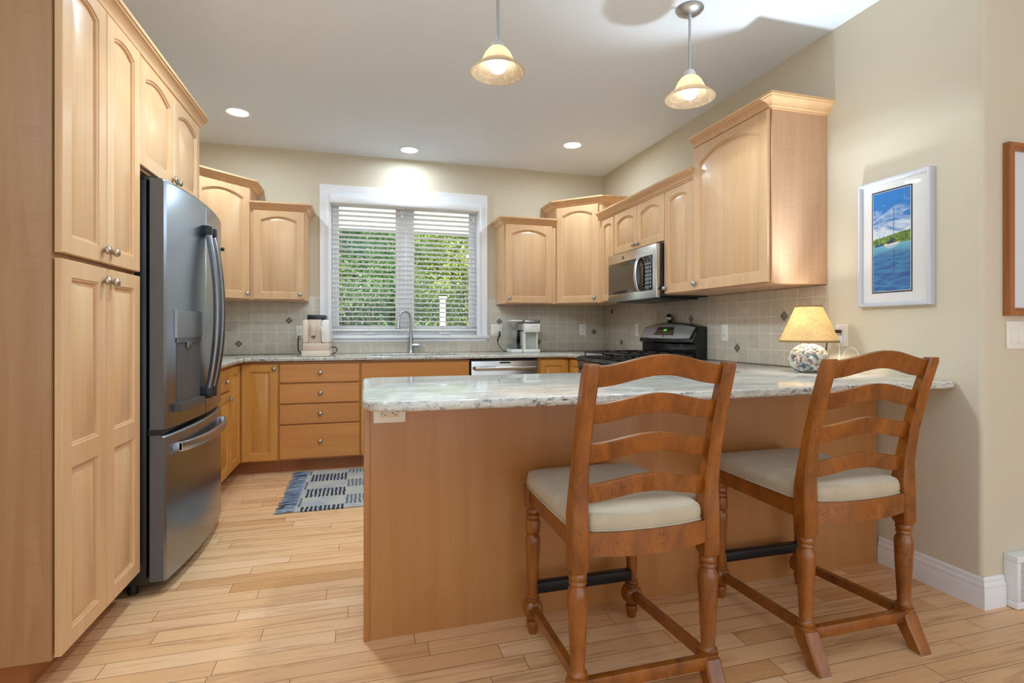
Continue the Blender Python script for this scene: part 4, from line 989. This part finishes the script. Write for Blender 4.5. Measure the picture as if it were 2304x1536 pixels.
b = MB(); b.loft([ins_(.010, .546), ins_(.001, .549), ins_(.003, .553), ins_(-.001, .562), ins_(0, .580), ins_(.003, .590), ins_(.010, .598), sc_(.91, .604), sc_(.80, .608), sc_(.55, .612), sc_(.25, .613)])
cs = b.build('cushion', M['linen'], t, 60)
ring = ins_(.0, .5505); b = MB(); ringv = [Vector(p) for p in ring]; 
n_ = len(ringv); rr = []
for i in range(n_+1):
    p = ringv[i % n_]; tt = (ringv[(i+1) % n_]-ringv[i-1 if i else n_-1]).normalized(); a_ = Vector((tt.y, -tt.x, 0))
    rr.append([p+a_*.0028*math.cos(2*PI*k/6)+Z*.0028*math.sin(2*PI*k/6) for k in range(6)])
b.loft(rr, False, False); b.build('piping', M['linen'], cs)
place(t, (.813, 1.414, 0)); st1 = t
st2 = dup(t, (1.661, 1.450, 0), 0, 'ladder-back counter stool on the right, in front of the table lamp')
MB().box(.86, .90, 1.40, 1.42, .470, .474).build('care_tag', M['white'], st1)

# ------------------------------------------------------------------ pictures, vent
def painting_mat():
    g = NT('harbour_watercolour'); co = g.coord(); s = g.n('ShaderNodeSeparateXYZ', {0: co}); y, z = s.outputs[1], s.outputs[2]
    H0, H1 = -.240, .240
    v = g.math('DIVIDE', g.math('SUBTRACT', z, H0), H1-H0); u = g.math('DIVIDE', g.math('ADD', y, .095), .19)
    n = g.noise(g.mapping(co, (1, 9, 24)), 1., 5., .6, 1.); n2 = g.noise(g.mapping(co, (1, 14, 60)), 1., 4., .6, .6); n3 = g.noise(co, 55., 3., .6)
    sky = g.mix(g.ramp(g.math('ADD', n, g.math('MULTIPLY', g.math('SUBTRACT', v, .75), -1.1)), [(.42, (0, 0, 0)), (.68, (1, 1, 1))]), lin(24, 118, 196), lin(214, 226, 236))
    wat = g.mix(g.ramp(n2, [(.35, (0, 0, 0)), (.7, (1, 1, 1))]), lin(10, 78, 152), lin(58, 148, 196))
    wat = g.mix(g.ramp(v, [(.36, (0, 0, 0)), (.5, (1, 1, 1))]), wat, lin(116, 190, 208))
    tr = g.mix(g.ramp(n3, [(.35, (0, 0, 0)), (.7, (1, 1, 1))]), lin(40, 84, 30), lin(134, 166, 58))
    hor = g.math('MULTIPLY_ADD', u, -.02, .49)
    top = g.math('ADD', g.math('MULTIPLY_ADD', u, -.06, .605), g.math('MULTIPLY', g.math('SUBTRACT', n3, .5), .05))
    c = g.mix(g.math('GREATER_THAN', v, hor), wat, tr); c = g.mix(g.math('GREATER_THAN', v, top), c, sky)
    g.set(color=c, rough=.6); return g.m
PYc, PZc = 1.902, 1.545
t = thing('framed_picture', 'white framed watercolour of sailboats on the wall above the lamp outlet', 'picture', (XR, PYc, PZc))
y0, y1, z0, z1 = 1.726, 2.078, 1.241, 1.851
b = MB(); pr = [(0, 0), (0, -.026), (.004, -.030), (.013, -.030), (.018, -.024), (.020, -.018), (.020, 0)]
rings = [[(XR+d, yy+sy*o_, zz+sz*o_) for o_, d in pr] for yy, zz, sy, sz in ((y0, z0, 1, 1), (y1, z0, -1, 1), (y1, z1, -1, -1), (y0, z1, 1, -1), (y0, z0, 1, 1))]
b.loft(rings, False, False); b.build('frame', wood('whitewashed_frame', lin(206, 208, 214), lin(186, 190, 198), 'z', .5, .1), t)
mt_ = MB().box(XR-.014, XR-.002, y0+.018, y1-.018, z0+.018, z1-.018).build('mat_board', plain('mat_board', lin(232, 230, 228), .8), t)
MB().box(XR-.0150, XR-.0138, 1.813, 2.011, 1.306, 1.797).build('inner_mat', plain('navy_mat', lin(42, 48, 62), .7), mt_)
MB().box(XR-.0157, XR-.0149, 1.8185, 2.0055, 1.3125, 1.7905).build('paper_edge', plain('paper', lin(226, 226, 220), .8), mt_)
pic = MB().box(XR-.0164, XR-.0156, 1.821, 2.003, 1.315, 1.788).build('painting', painting_mat(), t)
def flat(pts, name, m, par, d=.0170): MB().prism([(XR-d, 1.912+p[0]*-1, 1.552+p[1]) for p in pts], (.0006, 0, 0)).build(name, m, par)
flat([(-.036, -.014), (-.030, -.0235), (.030, -.022), (.046, -.008), (.0, -.0135)], 'boat_hull', plain('hull_white', lin(228, 224, 214), .6), pic)
flat([(-.020, -.008), (-.016, -.016), (.014, -.010), (.018, .006), (.012, .008), (-.014, -.002)], 'furled_sail', plain('sail_blue', lin(34, 52, 84), .6), pic, .0174)
flat([(.012, -.012), (.0135, -.012), (.0135, .150), (.012, .150)], 'mast', plain('mast_blue', lin(52, 96, 150), .6), pic, .0176)
flat([(-.082, -.014), (-.076, -.024), (-.044, -.018), (-.040, -.008)], 'distant_boat', plain('boat_blue', lin(30, 70, 130), .6), pic)
flat([(-.060, -.014), (-.0590, -.014), (-.0590, .105), (-.060, .105)], 'distant_mast', plain('mast_pale', lin(196, 208, 214), .6), pic)
flat([(.0125, -.170), (.0140, -.170), (.0140, -.040), (.0125, -.040)], 'mast_reflection', plain('mast_reflection', lin(26, 70, 130), .6), pic)
flat([(-.030, -.026), (.030, -.025), (.014, -.034), (-.018, -.036)], 'hull_reflection', plain('hull_reflection', lin(170, 196, 206), .6), pic)
MB().box(XR-.0215, XR-.0200, y0+.018, y1-.018, z0+.018, z1-.018).build('pane', M['glass'], t)
t = thing('framed_picture', 'oak framed picture on the hall wall at the right edge', 'picture', (2.85, YF, 1.54))
x0, x1, z0, z1 = 2.530, 3.13, 1.188, 1.896
pr = [(0, 0), (0, -.026), (.003, -.030), (.018, -.030), (.024, -.024), (.028, -.026), (.032, -.018), (.032, 0)]
rings = [[(xx+sx*o_, YF+d, zz+sz*o_) for o_, d in pr] for xx, zz, sx, sz in ((x0, z0, 1, 1), (x1, z0, -1, 1), (x1, z1, -1, -1), (x0, z1, 1, -1), (x0, z0, 1, 1))]
b = MB(); b.loft(rings, False, False); b.build('frame', M['oak'], t)
MB().box(x0+.025, x1-.025, YF-.012, YF-.002, z0+.025, z1-.025).build('mat_board', plain('pale_mat', lin(226, 230, 234), .8), t)
MB().box(x0+.15, x1-.15, YF-.0135, YF-.0115, z0+.15, z1-.15).build('print', plain('pale_print', lin(196, 204, 208), .8), t)
MB().box(x0+.028, x1-.028, YF-.0175, YF-.016, z0+.028, z1-.028).build('pane', M['glass'], t)
t = thing('floor_vent', 'white louvred air register at the foot of the hall wall', 'air vent', (2.7, YF, 0))
vx = XR+.1135
b = MB(); y_ = YF-.05; b.box(vx, 2.98, y_, YF-.0005, .002, .030, .002); b.box(vx, 2.98, y_, YF-.0005, .188, .214, .002); b.box(vx, vx+.022, y_, YF-.0005, .03, .188, .002); b.box(2.95, 2.98, y_, YF-.0005, .03, .188)
b.build('housing', M['white'], t)
b = MB()
for k in range(19): z = .036+k*.0081; b.prism([(vx+.02, y_+.003, z), (vx+.02, y_+.010, z+.0022), (vx+.02, y_+.010, z+.0036), (vx+.02, y_+.003, z+.0016)], (.42, 0, 0))
b.build('louvres', M['white'], t)
MB().box(vx+.02, 2.95, y_+.022, y_+.024, .03, .188).build('back_plate', M['slot'], t)

# ------------------------------------------------------------------ outdoors
def ground_mat():
    g = NT('lawn'); n = g.noise(g.coord(), 3., 5., .6); g.set(color=g.mix(n, lin(58, 84, 40), lin(96, 120, 60)), rough=.95); return g.m
struct(MB().box(-30, 30, YB+2.7, 60, -.35, -.25).build('ground', ground_mat()))
struct(MB().box(-8, 9, YB+.15, YB+2.7, -.25, -.05).build('porch_floor', plain('porch_boards', lin(150, 150, 148), .8)))
struct(MB().box(-8, 9, YB+2.5, YB+2.62, 2.52, 3.10).build('porch_beam', plain('beam_white', lin(170, 170, 174), .6)))
struct(MB().prism([(-9, 9.5, -.245), (-.9, 9.3, -.245), (-.6, 14, -.245), (-9, 22, -.245)], (0, 0, .01)).build('driveway', plain('driveway_grey', lin(150, 154, 166), .8)))
b = MB().box(1.39, 1.50, 9.95, 10.06, -.25, 1.72, .006); b.box(1.37, 1.52, 9.93, 10.08, 1.72, 1.76, .004)
one('garden_post', 'white square post among the shrubs outside the right half of the window', 'post', b, plain('post_white', lin(190, 190, 196), .6))
def tree(name, label, x, y, rx, rz_, zc, n_, size, m, seed, trunk=True):
    rd = random.Random(seed); t = thing(name, label, 'tree' if trunk else 'shrub', (x, y, -.25))
    cl = []
    for i in range(46):
        v_ = Vector((rd.gauss(0, 1), rd.gauss(0, 1), rd.gauss(0, 1))).normalized()*rd.uniform(.35, 1.); cl.append((Vector((v_.x*rx, v_.y*rx*.8, v_.z*rz_)), rd.uniform(.16, .36), rd.random()))
    V, F, A = [], [], []
    for i in range(int(n_*2.6)):
        c_, r_, tone = rd.choice(cl); d_ = Vector((rd.gauss(0, 1), rd.gauss(0, 1), rd.gauss(0, .7))).normalized()
        p = c_+d_*r_*rx*rd.uniform(.6, 1.05)
        p = Vector((p.x, p.y, p.z+zc+.25))
        if p.z < .02: continue
        nrm = (d_+Vector((rd.uniform(-.6, .6), rd.uniform(-.6, .6), rd.uniform(-.2, .9)))).normalized()
        a_ = nrm.orthogonal().normalized(); a_.rotate(Matrix.Rotation(rd.uniform(0, 6.3), 3, nrm)); e_ = nrm.cross(a_); L = size*.5*rd.uniform(.6, 1.3); k = len(V)
        V += [p-a_*L, p+e_*L*.45+nrm*L*.1, p+a_*L, p-e_*L*.45+nrm*L*.1]; F.append((k, k+1, k+2, k+3)); A += [min(1, max(0, tone*.7+rd.random()*.3))]*4
    me = bpy.data.meshes.new('foliage'); me.from_pydata([tuple(v_) for v_ in V], [], F); at = me.attributes.new('leaf', 'FLOAT', 'POINT'); at.data.foreach_set('value', A)
    me.materials.append(m); o = bpy.data.objects.new('foliage', me); COL.objects.link(o); o.parent = t
    b = MB(); top = max(.3, zc+.25); b.tube([(x, y, -.25), (x+.03, y, -.25+top*.5), (x, y+.04, -.25+top)], [.09 if trunk else .03, .06 if trunk else .02, .02], 8)
    for k in range(5): a_ = k*1.26; b.tube([(x, y, -.25+top*(.4+.1*k)), (x+rx*.5*math.cos(a_), y+rx*.4*math.sin(a_), -.25+top*(.6+.1*k))], [.03, .008], 6)
    b.build('trunk', M['bark'], t); return t
M['bark'] = plain('bark', lin(70, 56, 44), .9)
GA = foliage('leaf_green', lin(48, 84, 50), lin(118, 150, 96), lin(186, 204, 142))
GB = foliage('leaf_yellow', lin(80, 108, 52), lin(146, 168, 84), lin(192, 202, 128))
GC = foliage('leaf_dark', lin(18, 38, 34), lin(40, 66, 56), lin(76, 108, 88))
GD = foliage('leaf_blue', lin(40, 78, 58), lin(84, 124, 92), lin(132, 166, 126))
tree('leafy_tree', 'broad green tree filling the upper left half of the window', -.35, 12.0, 2.1, 2.0, 2.6, 9000, .085, GA, 1)
tree('leafy_tree', 'yellow green tree filling the upper right half of the window', 2.35, 11.2, 1.7, 1.5, 2.4, 8000, .085, GB, 2)
tree('conifer', 'dark evergreen behind the lower left corner of the window', -1.7, 12.6, 1.5, 1.7, 1.0, 5000, .10, GC, 3)
tree('conifer', 'dark evergreen behind the right edge of the window', 3.6, 13.5, 1.9, 2.3, 1.4, 7000, .10, GC, 4)
tree('leafy_tree', 'blue green tree behind the centre mullion of the window', .9, 14.5, 2.6, 2.3, 1.9, 8000, .11, GD, 5)
tree('shrub', 'bright low shrub behind the faucet at the window bottom', .42, 9.6, .75, .75, .55, 4500, .06, GA, 6, False)
tree('shrub', 'small yellow shrub left of the white garden post', 1.05, 10.4, .55, .6, .55, 2500, .06, GB, 7, False)
tree('conifer', 'tall blue evergreen at the far left behind the driveway', -3.6, 17, 2.6, 3.4, 2.6, 7000, .14, GD, 8)
tree('conifer', 'wide dark woodland tree far behind the window centre', .4, 19.5, 4.2, 3.6, 3.0, 9000, .19, GC, 9)
tree('conifer', 'wide dark woodland tree far behind the right side', 5.6, 19, 3.8, 3.6, 3.0, 8000, .19, GC, 10)
